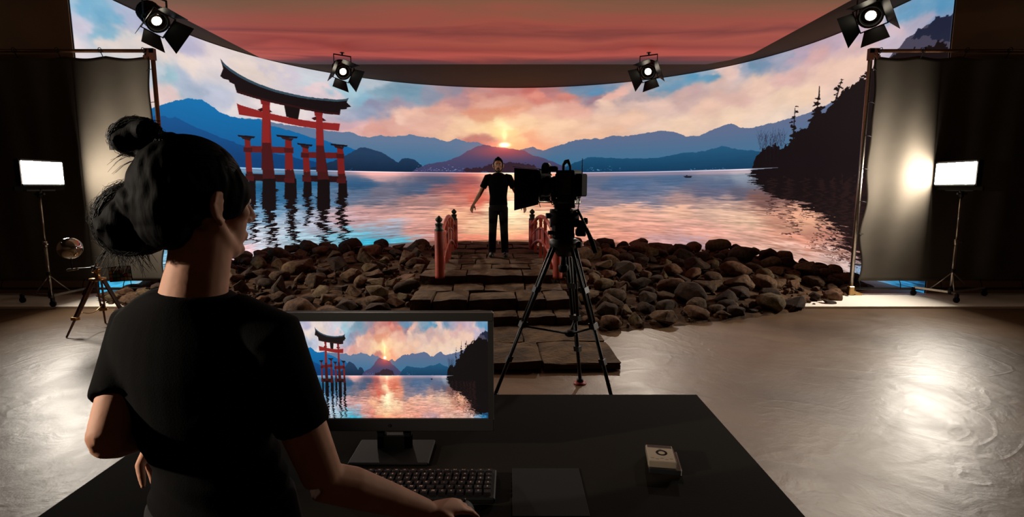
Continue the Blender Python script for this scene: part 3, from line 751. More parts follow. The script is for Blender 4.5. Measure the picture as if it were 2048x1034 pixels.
# ---------------------------------------------------------------- LED panel lamps on wheeled stands
def panel_lamp(label, sg, X, y0, y1, pole, casters):
    t = thing('panel_lamp', label, 'studio lamp', (pole[0], pole[1], STEP))
    o = Vector((pole[0], pole[1], STEP))
    yc, wy = (y0 + y1) / 2, y1 - y0
    zc = 1.865; hz = .30
    n = -sg                                    # faces the set
    MB().add([Vector((X, y0, zc - hz / 2)) - o, Vector((X, y1, zc - hz / 2)) - o, Vector((X, y1, zc + hz / 2)) - o, Vector((X, y0, zc + hz / 2)) - o], [(0, 1, 2, 3)] if n > 0 else [(3, 2, 1, 0)]).build('diffuser', M['panel_glow'], t, fix=False)
    h = MB(); h.box(Vector((X + sg * .045, yc, zc)) - o, (.08, wy + .05, hz + .05), bevel=.008)
    h.build('housing', M['black_metal'], t)
    fr = MB(); X_ = X; X = X + sg * .018
    for s_ in (-1, 1):
        fr.box(Vector((X - sg * .0, yc, zc + s_ * (hz / 2 + .014))) - o, (.03, wy + .06, .022))
        fr.box(Vector((X - sg * .0, yc + s_ * (wy / 2 + .014), zc)) - o, (.03, .022, hz + .05))
    fr.build('rim', M['black_metal'], t); X = X_
    MB().box(Vector((X + sg * .07, yc, zc - hz / 2 - .06)) - o, (.02, wy + .14, .05)).build('lower_flap', M['matt_black'], t)
    yk = MB(); yx = X + sg * .10 - o.x
    yk.box((0, yc - o.y, 1.60), (.05, wy * .7, .02)); yk.box((0, yc - o.y - wy * .35, 1.70), (.03, .02, .22)); yk.box((0, yc - o.y + wy * .35, 1.70), (.03, .02, .22))
    yk.cyl((0, 0, 1.5), (0, 0, 1.62), .03); yk.cyl((-.06, 0, 1.55), (.07, 0, 1.55), .015)
    yk.build('yoke', M['black_metal'], t)
    p = MB(); p.cyl((0, 0, .12), (0, 0, .85), .020); p.cyl((0, 0, .85), (0, 0, 1.5), .015); p.cyl((0, 0, .82), (0, 0, .90), .028); p.cyl((0, 0, .86), (.06, -.03, .86), .010)
    p.build('pole', M['steel'], t)
    p = MB(); p.cyl((0, 0, .10), (0, 0, .20), .034); p.cyl((0, 0, .42), (0, 0, .47), .030); p.build('collar', M['black_metal'], t)
    for cx, cy in casters:
        dv = Vector((cx - o.x, cy - o.y, 0))
        l = MB(); l.box(dv * .5 + Vector((0, 0, .13)), (dv.length, .022, .03), Matrix.Rotation(math.atan2(dv.y, dv.x), 3, 'Z')); 
        l.tube([Vector((0, 0, .42)), dv * .55 + Vector((0, 0, .14))], .009, 6)
        lo = l.build('leg', M['steel'], t)
        w = MB(); w.cyl(dv + Vector((0, -.012, .045)), dv + Vector((0, .012, .045)), .042, n=14); w.box(dv + Vector((0, 0, .09)), (.03, .045, .08))
        w.build('caster', M['black_plastic'], lo)
    return t
def fl(px, py): return on_floor(px, py, STEP)
panel_lamp('bright LED panel lamp on a wheeled stand near the mirror ball', -1, -6.40, 7.05, 7.69, (-6.46 - .02, 7.36), [fl(46, 606), fl(107, 614), fl(172, 594)])
panel_lamp('bright LED panel lamp on a wheeled stand beside the tapering end of the rocks', 1, 6.27, 7.30, 7.985, (6.38, 7.62), [fl(1826, 591), fl(1912, 606), fl(1968, 592)])

# ---------------------------------------------------------------- small wooden tripod with mirror ball and colour chart
feet = [on_floor(133, 676), on_floor(211, 646), on_floor(262, 652)]
cxy = (sum(p[0] for p in feet) / 3, sum(p[1] for p in feet) / 3)
cxy = (at(194, 545, 6.2)[0], 6.2)
tp = thing('wooden_tripod', 'small brown wooden tripod with brass head near the panel lamp', 'tripod', (cxy[0], cxy[1], 0))
o = Vector((cxy[0], cxy[1], 0)); HZ = .60
for fx, fy in feet:
    f = Vector((fx, fy, 0)) - o; d = f.normalized(); top = d * .05 + Vector((0, 0, HZ)); mid = top.lerp(f, .68)
    side = Vector((0, 0, 1)).cross(d).normalized()
    l = MB()
    for s_ in (-1, 1): l.tube([top + side * .028 * s_, mid + side * .016 * s_], [(.011, .016), (.011, .018)], 4, up=side, smooth=False)
    leg = l.build('leg', M['wood_brown'], tp)
    MB().tube([top.lerp(f, .55), f + Vector((0, 0, .004))], [(.012, .015), (.010, .010)], 6, up=side, smooth=False).build('lower_leg', M['wood_brown'], leg)
    c = MB(); c.box(mid, (.075, .05, .035), Matrix((side, d, Vector((0, 0, 1)))).transposed()); c.cyl(mid - side * .06, mid + side * .06, .007); c.build('clamp', M['brass'], leg)
h = MB(); h.lathe([(.075, HZ - .02), (.085, HZ - .01), (.085, HZ + .008), (.045, HZ + .012), (.03, HZ + .03), (.034, HZ + .10), (.042, HZ + .105), (.042, HZ + .125), (.018, HZ + .13), (.012, HZ + .15), (.019, HZ + .165), (.005, HZ + .18)], 16)
h.cyl((-.06, 0, HZ + .07), (0, 0, HZ + .07), .008)
h.build('brass_head', M['brass'], tp)
ch = MB()
f0, f1 = Vector((*feet[0], 0)) - o, Vector((*feet[1], 0)) - o
a_, b_ = f0 * .55 + Vector((0, 0, HZ * .42)), f1 * .55 + Vector((0, 0, HZ * .42))
ch.tube([a_.lerp(b_, k / 8) - Vector((0, 0, .05 * math.sin(math.pi * k / 8))) for k in range(9)], .005, 5); ch.build('chain', M['brass'], tp)
L_, R_ = Vector(at(140, 541, 6.18)), Vector(at(250, 536, 6.2))
# cross arm with the ball at one end and the chart at the other
arm = thing('grip_arm', 'thin black cross arm clamped on the brass tripod head', 'arm', (cxy[0], cxy[1], HZ + .145))
o2 = Vector(arm.location); yb = -.05
MB().tube([(L_.x - o2.x, yb, L_.z - o2.z + .02), (0, yb, .0), (R_.x - o2.x, yb, R_.z - o2.z)], .006, 6).build('rod', M['black_metal'], arm)
MB().cyl((L_.x - o2.x - .01, yb, L_.z - o2.z + .005), (L_.x - o2.x + .12, yb, L_.z - o2.z + .025), .012).build('sleeve', M['steel'], arm)
MB().box((0, -.03, .0), (.03, .07, .03)).build('clamp', M['black_metal'], arm)
bc = Vector(at(137, 497, 6.13))
mb_ = thing('mirror_ball', 'shiny chrome mirror ball on a short stem above the tripod arm', 'reference ball', (bc.x, o2.y + yb, bc.z - .2))
MB().ball((0, 0, .2), .124, 40, 24).build('ball', M['chrome'], mb_)
MB().cyl((0, 0, L_.z - bc.z + .2 + .01), (0, 0, .09), .007).build('stem', M['black_metal'], mb_)
cc = Vector(at(243, 547, 6.16))
ct = thing('colour_chart', 'dark colour chart of small painted squares hanging from the tripod arm', 'colour chart', (cc.x, o2.y + yb - .012, cc.z), (0, math.radians(-4), 0))
MB().box((0, 0, 0), (.27, .008, .18), bevel=.003).build('backing_board', M['matt_black'], ct)
cols = [(190,70,50),(200,180,150),(206,186,160),(196,176,150),(188,168,140),(180,160,132),(60,120,80),(150,120,90),(120,96,80),(98,80,64),(86,110,120),(196,160,60),(190,168,140),(160,60,50),(50,70,120),(100,130,60),(40,120,130),(170,140,110),(210,196,176),(180,170,150),(140,130,112),(100,92,80),(60,54,46),(170,50,44)]
for k, c in enumerate(cols):
    key = 'chart_colour_%d' % k
    M[key] = mat(key, c, .7)
    MB().box((.108 - (k % 6) * .043, -.0055, .062 - (k // 6) * .041), (.036, .004, .034)).build('square', M[key], ct)
MB().tube([(.02, -.008, .06), (.02, -.02, .24)], .004, 5).build('handle', M['matt_black'], ct)
MB().tube([(.11, 0, -.08), (.11, 0, -.16)], .004, 5).build('cord', M['matt_black'], ct)

# ---------------------------------------------------------------- film camera on its tripod
TX, TY = .41, 4.20
BASE = Vector((TX, TY, 0))
tr = thing('camera_tripod', 'tall black film tripod with fluid head and red rear foot', 'tripod', (TX, TY, 0))
crown = Vector((0, 0, 1.235))
for (px, py), red in (((990, 797), 0), ((1224, 806), 0), ((1160, 767), 1)):
    fx, fy = on_floor(px, py); f = Vector((fx, fy, 0)) - BASE; f.z = .03
    d = Vector((f.x, f.y, 0)).normalized(); side = Vector((0, 0, 1)).cross(d)
    top = crown + d * .075; k1 = top.lerp(f, .52); k2 = top.lerp(f, .60)
    l = MB()
    for s_ in (-1, 1): l.tube([top + side * .034 * s_, k1 + side * .028 * s_], .0145, 8)
    l.box(top, (.09, .04, .05), Matrix((side, d, Vector((0, 0, 1)))).transposed())
    leg = l.build('leg', M['black_metal'], tr)
    rim = MB()
    for s_ in (-1, 1): rim.tube([top.lerp(f, .06) + side * .034 * s_ - d * .004, k1 + side * .026 * s_ - d * .004], .004, 5)
    rim.tube([top.lerp(f, .1), top.lerp(f, .50)], .010, 8)
    rim.build('inner_tube', M['dark_grey'], leg)
    m_ = MB(); m_.tube([k1, top.lerp(f, .985)], .015, 10); m_.tube([k1 + side * .016, top.lerp(f, .78) + side * .014], .009, 8); m_.build('lower_leg', M['black_metal'], leg)
    c_ = None
    for tt, w in ((.30, .080), (.53, .085), (.76, .05)):
        c_ = MB(); c_.box(top.lerp(f, tt), (w, .045, .045), Matrix((side, d, (top - f).normalized())).transposed())
        c_.build('leg_lock', M['dark_grey'], leg)
    ft = MB()
    ft.lathe([(.018, .05), (.03, .04), (.03, .015)], 12, Matrix.Translation((f.x, f.y, 0)))
    ft.build('foot_joint', M['black_metal'], leg)
    MB().lathe([(.03, .018), (.052, .012), (.056, .0), (.02, 0)], 14, Matrix.Translation((f.x, f.y, 0.0))).build('foot', M['red_rubber'] if red else M['black_plastic'], leg)
sp = MB(); hub = Vector((.06, -.02, .50)); sp.lathe([(.03, -.02), (.045, -.01), (.045, .02), (.02, .03)], 12, Matrix.Translation(hub))
for (px, py) in ((990, 797), (1224, 806), (1160, 767)):
    fx, fy = on_floor(px, py); f = Vector((fx, fy, 0)) - BASE
    k = (crown + f.normalized() * .075).lerp(f, .53); sp.tube([hub, k], [(.010, .016), (.008, .012)], 6)
sp.build('spreader', M['black_plastic'], tr)
b = MB(); b.lathe([(.05, 1.13), (.075, 1.17), (.10, 1.20), (.115, 1.225), (.115, 1.262), (.08, 1.275)], 22); b.box((.03, 0, 1.225), (.22, .12, .05), bevel=.012); b.build('bowl', M['dark_grey'], tr)
b = MB(); b.cyl((0, 0, 1.05), (0, 0, 1.15), .022); b.lathe([(.03, 1.0), (.04, 1.02), (.04, 1.05), (.03, 1.06)], 12); b.build('bowl_handle', M['black_plastic'], tr)
# fluid head
hd = MB(); hd.box((-.01, 0, 1.33), (.17, .15, .13), bevel=.02); hd.box((-.01, 0, 1.44), (.14, .13, .16), bevel=.02); hd.cyl((-.11, 0, 1.43), (.11, 0, 1.43), .072, n=22); hd.lathe([(.075, 1.26), (.085, 1.28), (.085, 1.31)], 20)
hd.build('fluid_head', M['black_plastic'], tr)
kn = MB(); kn.cyl((.10, -.02, 1.37), (.17, -.03, 1.365), .048, n=18); kn.cyl((.15, -.03, 1.41), (.18, -.03, 1.41), .025); kn.box((.13, -.02, 1.32), (.08, .08, .06), bevel=.01)
kn.build('drag_knob', M['black_metal'], tr)
MB().cyl((-.10, -.03, 1.45), (-.145, -.035, 1.45), .022).build('tilt_knob', M['black_metal'], tr)
MB().cyl((-.09, -.05, 1.32), (-.13, -.05, 1.32), .016).build('lock_knob', M['black_metal'], tr)
MB().box((0, 0, 1.525), (.16, .13, .03), bevel=.006).build('top_plate', M['dark_grey'], tr)
hn = MB(); A_ = Vector((.10, -.06, 1.50)); B_ = Vector(at(1183, 480, 4.05)) - BASE; C_ = Vector(at(1191, 506, 4.02)) - BASE
hn.tube([A_, A_.lerp(B_, .5), B_], .010, 8); hn.build('pan_handle', M['black_metal'], tr)
MB().tube([A_.lerp(B_, .62), B_.lerp(C_, .2), C_], [.013, .019, .016], 10).build('grip', M['matt_black'], tr)
mk = MB(); q1 = Vector(at(1177, 578, 4.2)) - BASE
mk.box(q1 + Vector((-.01, -.03, 0)), (.018, .004, .05)); mk.build('leg_label', M['steel'], tr)

cmr = thing('film_camera', 'black film camera with matte box aimed over the stone steps', 'camera', (TX - .01, TY, 1.536), (0, 0, math.radians(146)))
cmr.scale = (.80, .95, 1.08)
MB().box((-.06, 0, .145), (.20, .15, .20), bevel=.012).build('body', M['black_plastic'], cmr)
pn = MB()
pn.box((-.07, .078, .15), (.14, .012, .15), bevel=.004); pn.box((.02, .08, .16), (.03, .02, .12), bevel=.006)
for k in range(4): pn.cyl((-.12 + k * .035, .082, .09), (-.12 + k * .035, .09, .09), .008, n=8)
pn.build('side_panel', M['dark_grey'], cmr)
MB().box((-.195, 0, .14), (.07, .11, .16), bevel=.01).build('battery', M['matt_black'], cmr)
ln = MB()
X4 = Matrix.Rotation(math.radians(90), 4, 'Y')
ln.lathe([(.05, .03), (.06, .04), (.06, .07), (.066, .075), (.066, .10), (.058, .105), (.058, .135), (.07, .14), (.07, .175), (.062, .18), (.062, .21)], 24, Matrix.Translation((0, 0, .14)) @ X4)
ln.build('lens', M['black_metal'], cmr)
ff = MB(); ff.cyl((.12, .075, .10), (.12, .11, .10), .035, n=18); ff.cyl((.12, .11, .10), (.12, .12, .10), .018); ff.build('focus_wheel', M['dark_grey'], cmr)
mx = MB()
i0 = [(.21, -.08, .07), (.21, .08, .07), (.21, .08, .21), (.21, -.08, .21)]; i1 = [(.33, -.13, .03), (.33, .13, .03), (.33, .13, .25), (.33, -.13, .25)]
mx.add(i0 + i1, [(0, 1, 5, 4), (1, 2, 6, 5), (2, 3, 7, 6), (3, 0, 4, 7)]); mx.box((.205, 0, .14), (.03, .19, .17), bevel=.006)
mo = mx.build('matte_box', M['matt_black'], cmr); so = mo.modifiers.new('t', 'SOLIDIFY'); so.thickness = .004
def flag(name, p):
    p = [Vector(v) for v in p]; n = (p[1] - p[0]).cross(p[2] - p[1]).normalized() * .0015
    MB().add([v - n for v in p] + [v + n for v in p], [(3, 2, 1, 0), (4, 5, 6, 7), (0, 1, 5, 4), (1, 2, 6, 5), (2, 3, 7, 6), (3, 0, 4, 7)]).build(name, M['matt_black'], cmr)
flag('side_flag', [(.21, .10, .00), (.21, .10, .25), (.44, .17, .265), (.44, .17, -.045)])
flag('side_flag', [(.21, -.10, .03), (.21, -.10, .25), (.40, -.17, .265), (.40, -.17, .0)])
flag('top_flag', [(.18, -.11, .255), (.18, .11, .255), (.46, .17, .275), (.46, -.17, .275)])
vf = MB(); vf.cyl((.13, .06, .262), (.13, .115, .262), .038, n=18); vf.box((.10, .06, .255), (.14, .05, .04), bevel=.01); vf.cyl((.13, .115, .262), (.13, .122, .262), .026); vf.build('viewfinder', M['black_plastic'], cmr)
th = MB(); th.tube([(.0, 0, .24), (.0, 0, .285), (-.02, 0, .305), (-.05, 0, .31), (-.075, 0, .27), (-.075, 0, .24)], [.012, .014, .016, .016, .012, .012], 8); th.build('top_handle', M['black_plastic'], cmr)
MB().cyl((-.215, .02, .21), (-.215, .02, .325), .005, .0035, n=8).build('antenna', M['black_plastic'], cmr)
rd = MB()
for s_ in (-1, 1): rd.cyl((-.16, s_ * .04, .02), (.30, s_ * .04, .02), .0085, n=8)
rd.build('support_rod', M['steel'], cmr)
MB().box((-.04, 0, .025), (.24, .12, .04), bevel=.006).build('base_plate', M['dark_grey'], cmr)
MB().tube([(.19, .085, .10), (.205, .10, .06), (.205, .10, .02), (.19, .095, -.02)], .0035, 6).build('cable', M['steel'], cmr)
wr = MB(); wr.tube([(-.2, .05, .08), (-.22, .07, .03), (-.20, .06, -.03), (-.14, .05, -.05)], .005, 6); wr.build('cable', M['black_plastic'], cmr); wr = MB(); wr.tube([(-.05, .08, .06), (.0, .10, .02), (.06, .09, .0), (.10, .085, .05)], .004, 6); wr.build('cable', M['black_plastic'], cmr); wr = MB(); wr.box((.06, .07, .06), (.05, .03, .06), bevel=.006); wr.build('cable_box', M['black_plastic'], cmr); wr = MB(); wr.box((-.17, .065, .06), (.04, .03, .05), bevel=.006)
wr.build('cable_box', M['black_plastic'], cmr)

# ---------------------------------------------------------------- stone steps and landing
ANG = math.radians(3.3)
br = thing('stone_steps', 'worn brown stone steps and landing under the standing actor', 'steps', (-.12, 4.68, 0), (0, 0, ANG * .6))
rs = random.Random(12)
def stone_block(cx, cy, z0, z1, sx, sy, parent, name='stone_block'):
    """a worn block: subdivided box with knocked-off edges and an uneven top"""
    nx, ny, nz = max(2, int(sx / .11)), max(2, int(sy / .11)), 2
    bm = bmesh.new(); bmesh.ops.create_cube(bm, size=1.0)
    bmesh.ops.scale(bm, vec=(sx, sy, z1 - z0), verts=bm.verts)
    bmesh.ops.subdivide_edges(bm, edges=bm.edges[:], cuts=3, use_grid_fill=True)
    sd = rs.uniform(0, 90)
    for v in bm.verts:
        c = v.co
        k = [abs(c.x) / (sx / 2), abs(c.y) / (sy / 2), abs(c.z) / ((z1 - z0) / 2)]
        e = sum(1 for q in k if q > .99)
        if e >= 2:
            sh = .004 + .012 * rs.random()
            for q, h in enumerate((sx / 2, sy / 2, (z1 - z0) / 2)):
                if k[q] > .99: c[q] -= math.copysign(min(sh, h * .5), c[q])
        n = noise.noise(Vector((c.x * 3 + sd, c.y * 3, c.z * 3))) * .030
        c.z += n if c.z > 0 else 0
        c.y += noise.noise(Vector((c.x * 4, sd, c.z * 6))) * .014
    me = bpy.data.meshes.new(name); bm.to_mesh(me); bm.free(); me.materials.append(M['stone'])
    o = bpy.data.objects.new(name, me); COL.objects.link(o); o.parent = parent; o.location = (cx, cy, (z0 + z1) / 2)
    o.rotation_euler = (0, 0, rs.uniform(-.008, .008))
    return o
def course(y0, y1, x0, x1, z0, z1, widths):
    x = x0; tot = sum(widths)
    for w in widths:
        ww = (x1 - x0) * w / tot
        dz = rs.uniform(-.005, .002)
        stone_block(x + ww / 2, (y0 + y1) / 2, z0, z1 + dz, ww - .003, y1 - y0 - .003, br)
        x += ww
course(0, .68, -1.30, 1.13, 0, .092, (3, 4, 3)); course(.68, 1.36, -1.30, 1.12, 0, .095, (4, 2.4, 3.5))
course(1.33, 1.74, -1.05, .97, .0, .19, (2, 3, 2, 2.4, 1.6))
course(1.72, 2.30, -1.08, .92, .0, .316, (1.4, 2.2, 3, 1.8, 1.6)); course(2.30, 2.84, -1.08, .90, .0, .316, (2.2, 2, 2.6, 2.4))
ys = [2.80, 3.35, 3.9, 4.5, 5.1, 5.7, 6.25, 6.8]; zs = [.444, .450, .455, .464, .482, .505, .525]
for k in range(7):
    course(ys[k], ys[k + 1], -1.10, .92 - .012 * k, .0, zs[k], [rs.uniform(1.6, 3) for _ in range(3 + k % 2)])

# ---------------------------------------------------------------- red railings
def railing(label, near, far):
    p0, p1 = Vector((*near, .40)), Vector((*far, .44))
    t = thing('red_railing', label, 'railing', p0)
    d = p1 - p0
    def post(at_, z0, z1, r, nm='post'):
        m = MB(); m.lathe([(r * 1.02, z0), (r, z0 + .03), (r, z1 - .01), (r * .96, z1)], 20, Matrix.Translation((at_.x, at_.y, 0))); po = m.build(nm, M['red_lacquer'], t)
        c = MB(); T = Matrix.Translation((at_.x, at_.y, z1))
        c.lathe([(r * .94, -.03), (r * .97, 0), (r * .97, .028), (r * .72, .032), (r * .76, .085), (r * .86, .09), (r * .86, .105), (r * .45, .112), (r * .40, .122), (r * .62, .135), (r * .78, .155), (r * .72, .175), (r * .40, .195), (r * .10, .215)], 18, T)
        c.build('finial', M['verdigris'], po)
    post(Vector((0, 0, 0)), 0.0, .665, .066); post(d, -.04, .64, .066)
    n = 22; top = []
    for k in range(n + 1):
        u = k / n; top.append(Vector((d.x * u, d.y * u, .50 + .26 * math.sin(math.pi * u) + .04 * u)))
    MB().tube(top, [(.034, .030)] * (n + 1), 10, up=(0, 0, 1)).build('handrail', M['red_lacquer'], t)
    MB().tube([p - Vector((0, 0, .20)) for p in top], [(.024, .022)] * (n + 1), 8, up=(0, 0, 1)).build('middle_rail', M['red_lacquer'], t)
    MB().tube([p - Vector((0, 0, .42)) if p.z - .42 > .1 else Vector((p.x, p.y, .1)) for p in top], [(.036, .034)] * (n + 1), 8, up=(0, 0, 1)).build('lower_rail', M['red_lacquer'], t)
    for u in (.22, .42, .62, .82):
        k = int(u * n); b = top[k]
        m = MB(); m.box((b.x, b.y, (b.z - .02 + .04) / 2), (.05, .07, b.z - .02 - .04)); m.box((b.x, b.y, b.z - .06), (.065, .10, .05)); m.box((b.x, b.y, b.z - .12), (.05, .13, .03)); m.build('baluster', M['red_lacquer'], t)
    ks = [k for k in range(1, n)]
    m = MB()
    for k in range(n):
        a, b = top[k], top[k + 1]
        za, zb = max(a.z - .42, .1), max(b.z - .42, .1)
        m.add([(a.x - .008, a.y, za), (b.x - .008, b.y, zb), (b.x - .008, b.y, b.z - .20), (a.x - .008, a.y, a.z - .20), (a.x + .008, a.y, za), (b.x + .008, b.y, zb), (b.x + .008, b.y, b.z - .20), (a.x + .008, a.y, a.z - .20)],
              [(3, 2, 1, 0), (4, 5, 6, 7), (0, 1, 5, 4), (2, 3, 7, 6)])
    m.build('side_board', M['red_lacquer'], t)
nl = Vector(at(880, 560, 7.45)); nr = Vector(at(1115, 560, 7.45)); flr = Vector(at(909, 497, 10.4)); frr = Vector(at(1064, 497, 10.4))
railing('low red arched railing on the landing, fully in view beside the actor', (nl.x, nl.y), (flr.x, flr.y))
railing('low red arched railing on the landing, partly hidden behind the film camera', (nr.x, nr.y), (frr.x, frr.y))

# ---------------------------------------------------------------- the rock bank
def front_y(x):
    P = [(-6.3, 7.9), (-5.6, 7.35), (-4.2, 6.85), (-2.6, 6.35), (-1.2, 6.05), (1.0, 6.05), (2.0, 6.35), (3.1, 6.75), (4.1, 7.25), (4.85, 7.75), (5.3, 8.15), (5.9, 8.7)]
    if x <= P[0][0]: return P[0][1]
    for (a, b), (c, d) in zip(P, P[1:]):
        if x <= c: return b + (d - b) * (x - a) / (c - a)
    return P[-1][1]
def back_y(x): return 11.0 - .055 * x * x
def hgt(x, y):
    f, b = front_y(x), back_y(x)
    if y < f - .05 or b <= f: return 0.0
    hm = .44 * max(0, min(1, (6.1 - abs(x)) / 1.9)) ** .7
    t = (y - f) / (b - f)
    if t <= 1: return max(0.0, hm * (t * t * (3 - 2 * t)) ** .75 + .02)
    return max(0.0, hm * (1 - (t - 1) * 5))
def mound_hit(px, py):
    x, f, dz = ray(px, py); Y = 5.5
    while Y < 12:
        if CAM_Z + dz / f * Y <= hgt(x / f * Y, Y): return x / f * Y, Y
        Y += .03
    return None
gv = []; gx = [-6.3 + .12 * i for i in range(104)]; gy = [5.9 + .11 * j for j in range(52)]
for y in gy:
    for x in gx:
        h = hgt(x, y)
        gv.append((x, y, h + (.035 * noise.noise(Vector((x * 3, y * 3, 0))) if h > 0 else -.03)))
gf = []
for j in range(51):
    for i in range(103):
        q = [j * 104 + i, j * 104 + i + 1, (j + 1) * 104 + i + 1, (j + 1) * 104 + i]
        if max(gv[k][2] for k in q) > -.005: gf.append(q)
M['earth'] = mat('earth', (94, 70, 50), .95, 0, col2=(54, 40, 30), vscale=9, bump=.8, bscale=60, spec=.1)
M['rock'] = []
for c, c2 in (((108, 80, 54), (62, 45, 32)), ((92, 67, 45), (49, 36, 26)), ((112, 79, 54), (70, 47, 33)), ((69, 49, 34), (40, 29, 22)), ((112, 90, 61), (70, 58, 40))):
    M['rock'].append(mat('rock', c, .88, 0, col2=c2, vscale=4, bump=.8, bscale=22, spec=.25, dist=.015))
gm = MB(); gm.add(gv, gf, True)
tag(gm.build('gravel_bank', M['earth']), 'brown earth and grit between the rocks of the shore bank', 'ground', kind='stuff')

def rock_mesh(kind, seed):
    r = random.Random(seed); bm = bmesh.new()
    if kind == 'angular': n = 11
    elif kind == 'flat': n = 13
    else: n = 26
    for _ in range(n):
        v = Vector((r.gauss(0, 1), r.gauss(0, 1), r.gauss(0, 1))).normalized()
        s = (1, r.uniform(.75, .95), r.uniform(.6, .8)) if kind != 'flat' else (1, .8, .38)
        bm.verts.new((v.x * s[0], v.y * s[1], v.z * s[2]))
    h = bmesh.ops.convex_hull(bm, input=bm.verts)
    for v in [v for v in bm.verts if not v.link_faces]: bm.verts.remove(v)
    bmesh.ops.bevel(bm, geom=bm.edges[:], offset=.06 if kind == 'angular' else .10, segments=1, profile=.5, affect='EDGES', clamp_overlap=True)
    bmesh.ops.triangulate(bm, faces=bm.faces)
    bmesh.ops.subdivide_edges(bm, edges=[e for e in bm.edges if e.calc_length() > .35], cuts=1)
    if kind == 'rounded':
        for _ in range(3): bmesh.ops.smooth_vert(bm, verts=bm.verts, factor=.5, use_axis_x=True, use_axis_y=True, use_axis_z=True)
    for v in bm.verts:
        v.co += v.co.normalized() * (.07 * noise.noise(v.co * 2.2 + Vector((seed, 0, 0))))
    m = max(max(abs(v.co.x), abs(v.co.y)) for v in bm.verts)
    for v in bm.verts: v.co /= m
    me = bpy.data.meshes.new('rock'); bm.to_mesh(me); bm.free()
    for p in me.polygons: p.use_smooth = kind == 'rounded'
    return me
ROCKS = {k: [rock_mesh(k, 10 * i + j) for j in range(6)] for i, k in enumerate(('angular', 'rounded', 'flat'))}
for k in ROCKS:
    lst = []
    for j, me in enumerate(ROCKS[k]):
        for q in range(len(M['rock'])):
            m2 = me.copy(); m2.materials.append(M['rock'][q]); lst.append((q, m2))
    ROCKS[k] = lst
rock_objs = []; rr = random.Random(77); placed = []; label_n = {}
def clear_of_steps(x, y, r):
    cx = -.12 - (y - 4.68) * math.tan(ANG * .6)
    return not (cx - 1.13 - r * .72 < x < cx + .96 + r * .72 and y > 4.5)
TONES = ['warm brown', 'dull brown', 'reddish brown', 'dark', 'mossy tan']
def place_rock(x, y, r, kind, spec=None, force=False, sink=.30):
    if not clear_of_steps(x, y, r): return False
    for (a, b, q) in placed:
        if (a - x) ** 2 + (b - y) ** 2 < ((q + r) * (.80 if not force else .6)) ** 2: return False
    placed.append((x, y, r))
    opts = ROCKS[kind]; q, me = rr.choice(opts)
    if spec: q, me = [o for o in opts if o[0] == spec][rr.randrange(6)] if any(o[0] == spec for o in opts) else (q, me)
    o = bpy.data.objects.new('rock', me); COL.objects.link(o)
    zs_ = {'angular': .85, 'rounded': .9, 'flat': 1.0}[kind]
    o.scale = (r * rr.uniform(.9, 1.12), r * rr.uniform(.85, 1.05), r * zs_ * rr.uniform(.85, 1.1))
    hz = {'angular': .62, 'rounded': .62, 'flat': .34}[kind] * r * zs_
    o.location = (x, y, hgt(x, y) + hz * (1 - sink))
    o.rotation_euler = (rr.uniform(-.3, .3), rr.uniform(-.3, .3), rr.uniform(0, 6.28))
    f, b = front_y(x), back_y(x); t = (y - f) / (b - f)
    row = 'front edge' if t < .22 else 'back crest' if t > .8 else 'lower slope' if t < .5 else 'upper slope'
    side = 'gate side' if x < 0 else 'tripod side'
    ax = abs(x)
    near = ('beside the steps' if ax < 2.1 else 'midway along the bank' if ax < 3.9 else 'near the bank end')
    size = 'big' if r > .19 else 'medium' if r > .13 else 'small'
    lab = f'{size} {TONES[q]} {kind} rock {near}, {row}, {side}'
    label_n[lab] = label_n.get(lab, 0) + 1
    tag(o, lab, 'rock', f'rocks of the shore bank, {side}'); rock_objs.append(o)
    return True
HAND = [(1325,640,62,'angular'),(1540,612,64,'rounded'),(1527,572,56,'rounded'),(1222,648,54,'rounded'),(1602,576,50,'angular'),(1655,606,34,'flat'),(1612,545,64,'angular'),(1482,515,62,'rounded'),
 (1340,578,60,'rounded'),(1402,580,62,'angular'),(1452,600,54,'rounded'),(1392,615,48,'rounded'),(1448,632,40,'flat'),(1255,585,50,'angular'),(1292,588,40,'rounded'),(1275,518,36,'rounded'),(1310,492,38,'rounded'),
 (1342,494,36,'rounded'),(1366,516,50,'rounded'),(1406,513,32,'rounded'),(1441,517,30,'rounded'),(1541,530,44,'rounded'),(1692,562,36,'rounded'),(1642,598,44,'rounded'),(1210,492,40,'rounded'),(1245,495,30,'rounded'),
 (1250,545,60,'angular'),(1345,545,46,'rounded'),(1470,545,62,'rounded'),(1255,625,44,'angular'),(1500,622,30,'flat'),(1665,588,34,'angular'),
 (590,541,52,'rounded'),(493,577,52,'angular'),(577,574,74,'angular'),(582,605,36,'rounded'),(612,608,46,'angular'),(700,588,56,'angular'),(751,608,48,'rounded'),(812,611,52,'angular'),(752,578,32,'angular'),(832,576,30,'rounded'),
 (767,523,30,'angular'),(677,532,50,'angular'),(806,553,68,'angular'),(645,585,50,'flat'),(845,491,32,'rounded'),(520,530,44,'rounded'),(560,512,50,'rounded'),(620,500,46,'rounded'),(700,494,50,'rounded'),(760,492,44,'rounded'),(800,494,40,'flat'),
 (262,605,46,'rounded'),(290,598,46,'flat'),(245,618,30,'flat'),(520,600,46,'flat'),(470,560,40,'angular'),(655,620,40,'flat'),(560,632,44,'rounded')]
for px, py, w, k in HAND:
    h = mound_hit(px, py + w * .12)
    if h: place_rock(h[0], h[1], w / 1060 * h[1] / 2, k, force=True, spec=3 if (py < 520 and px > 1170) else None)
n0 = len(placed); tries = 0
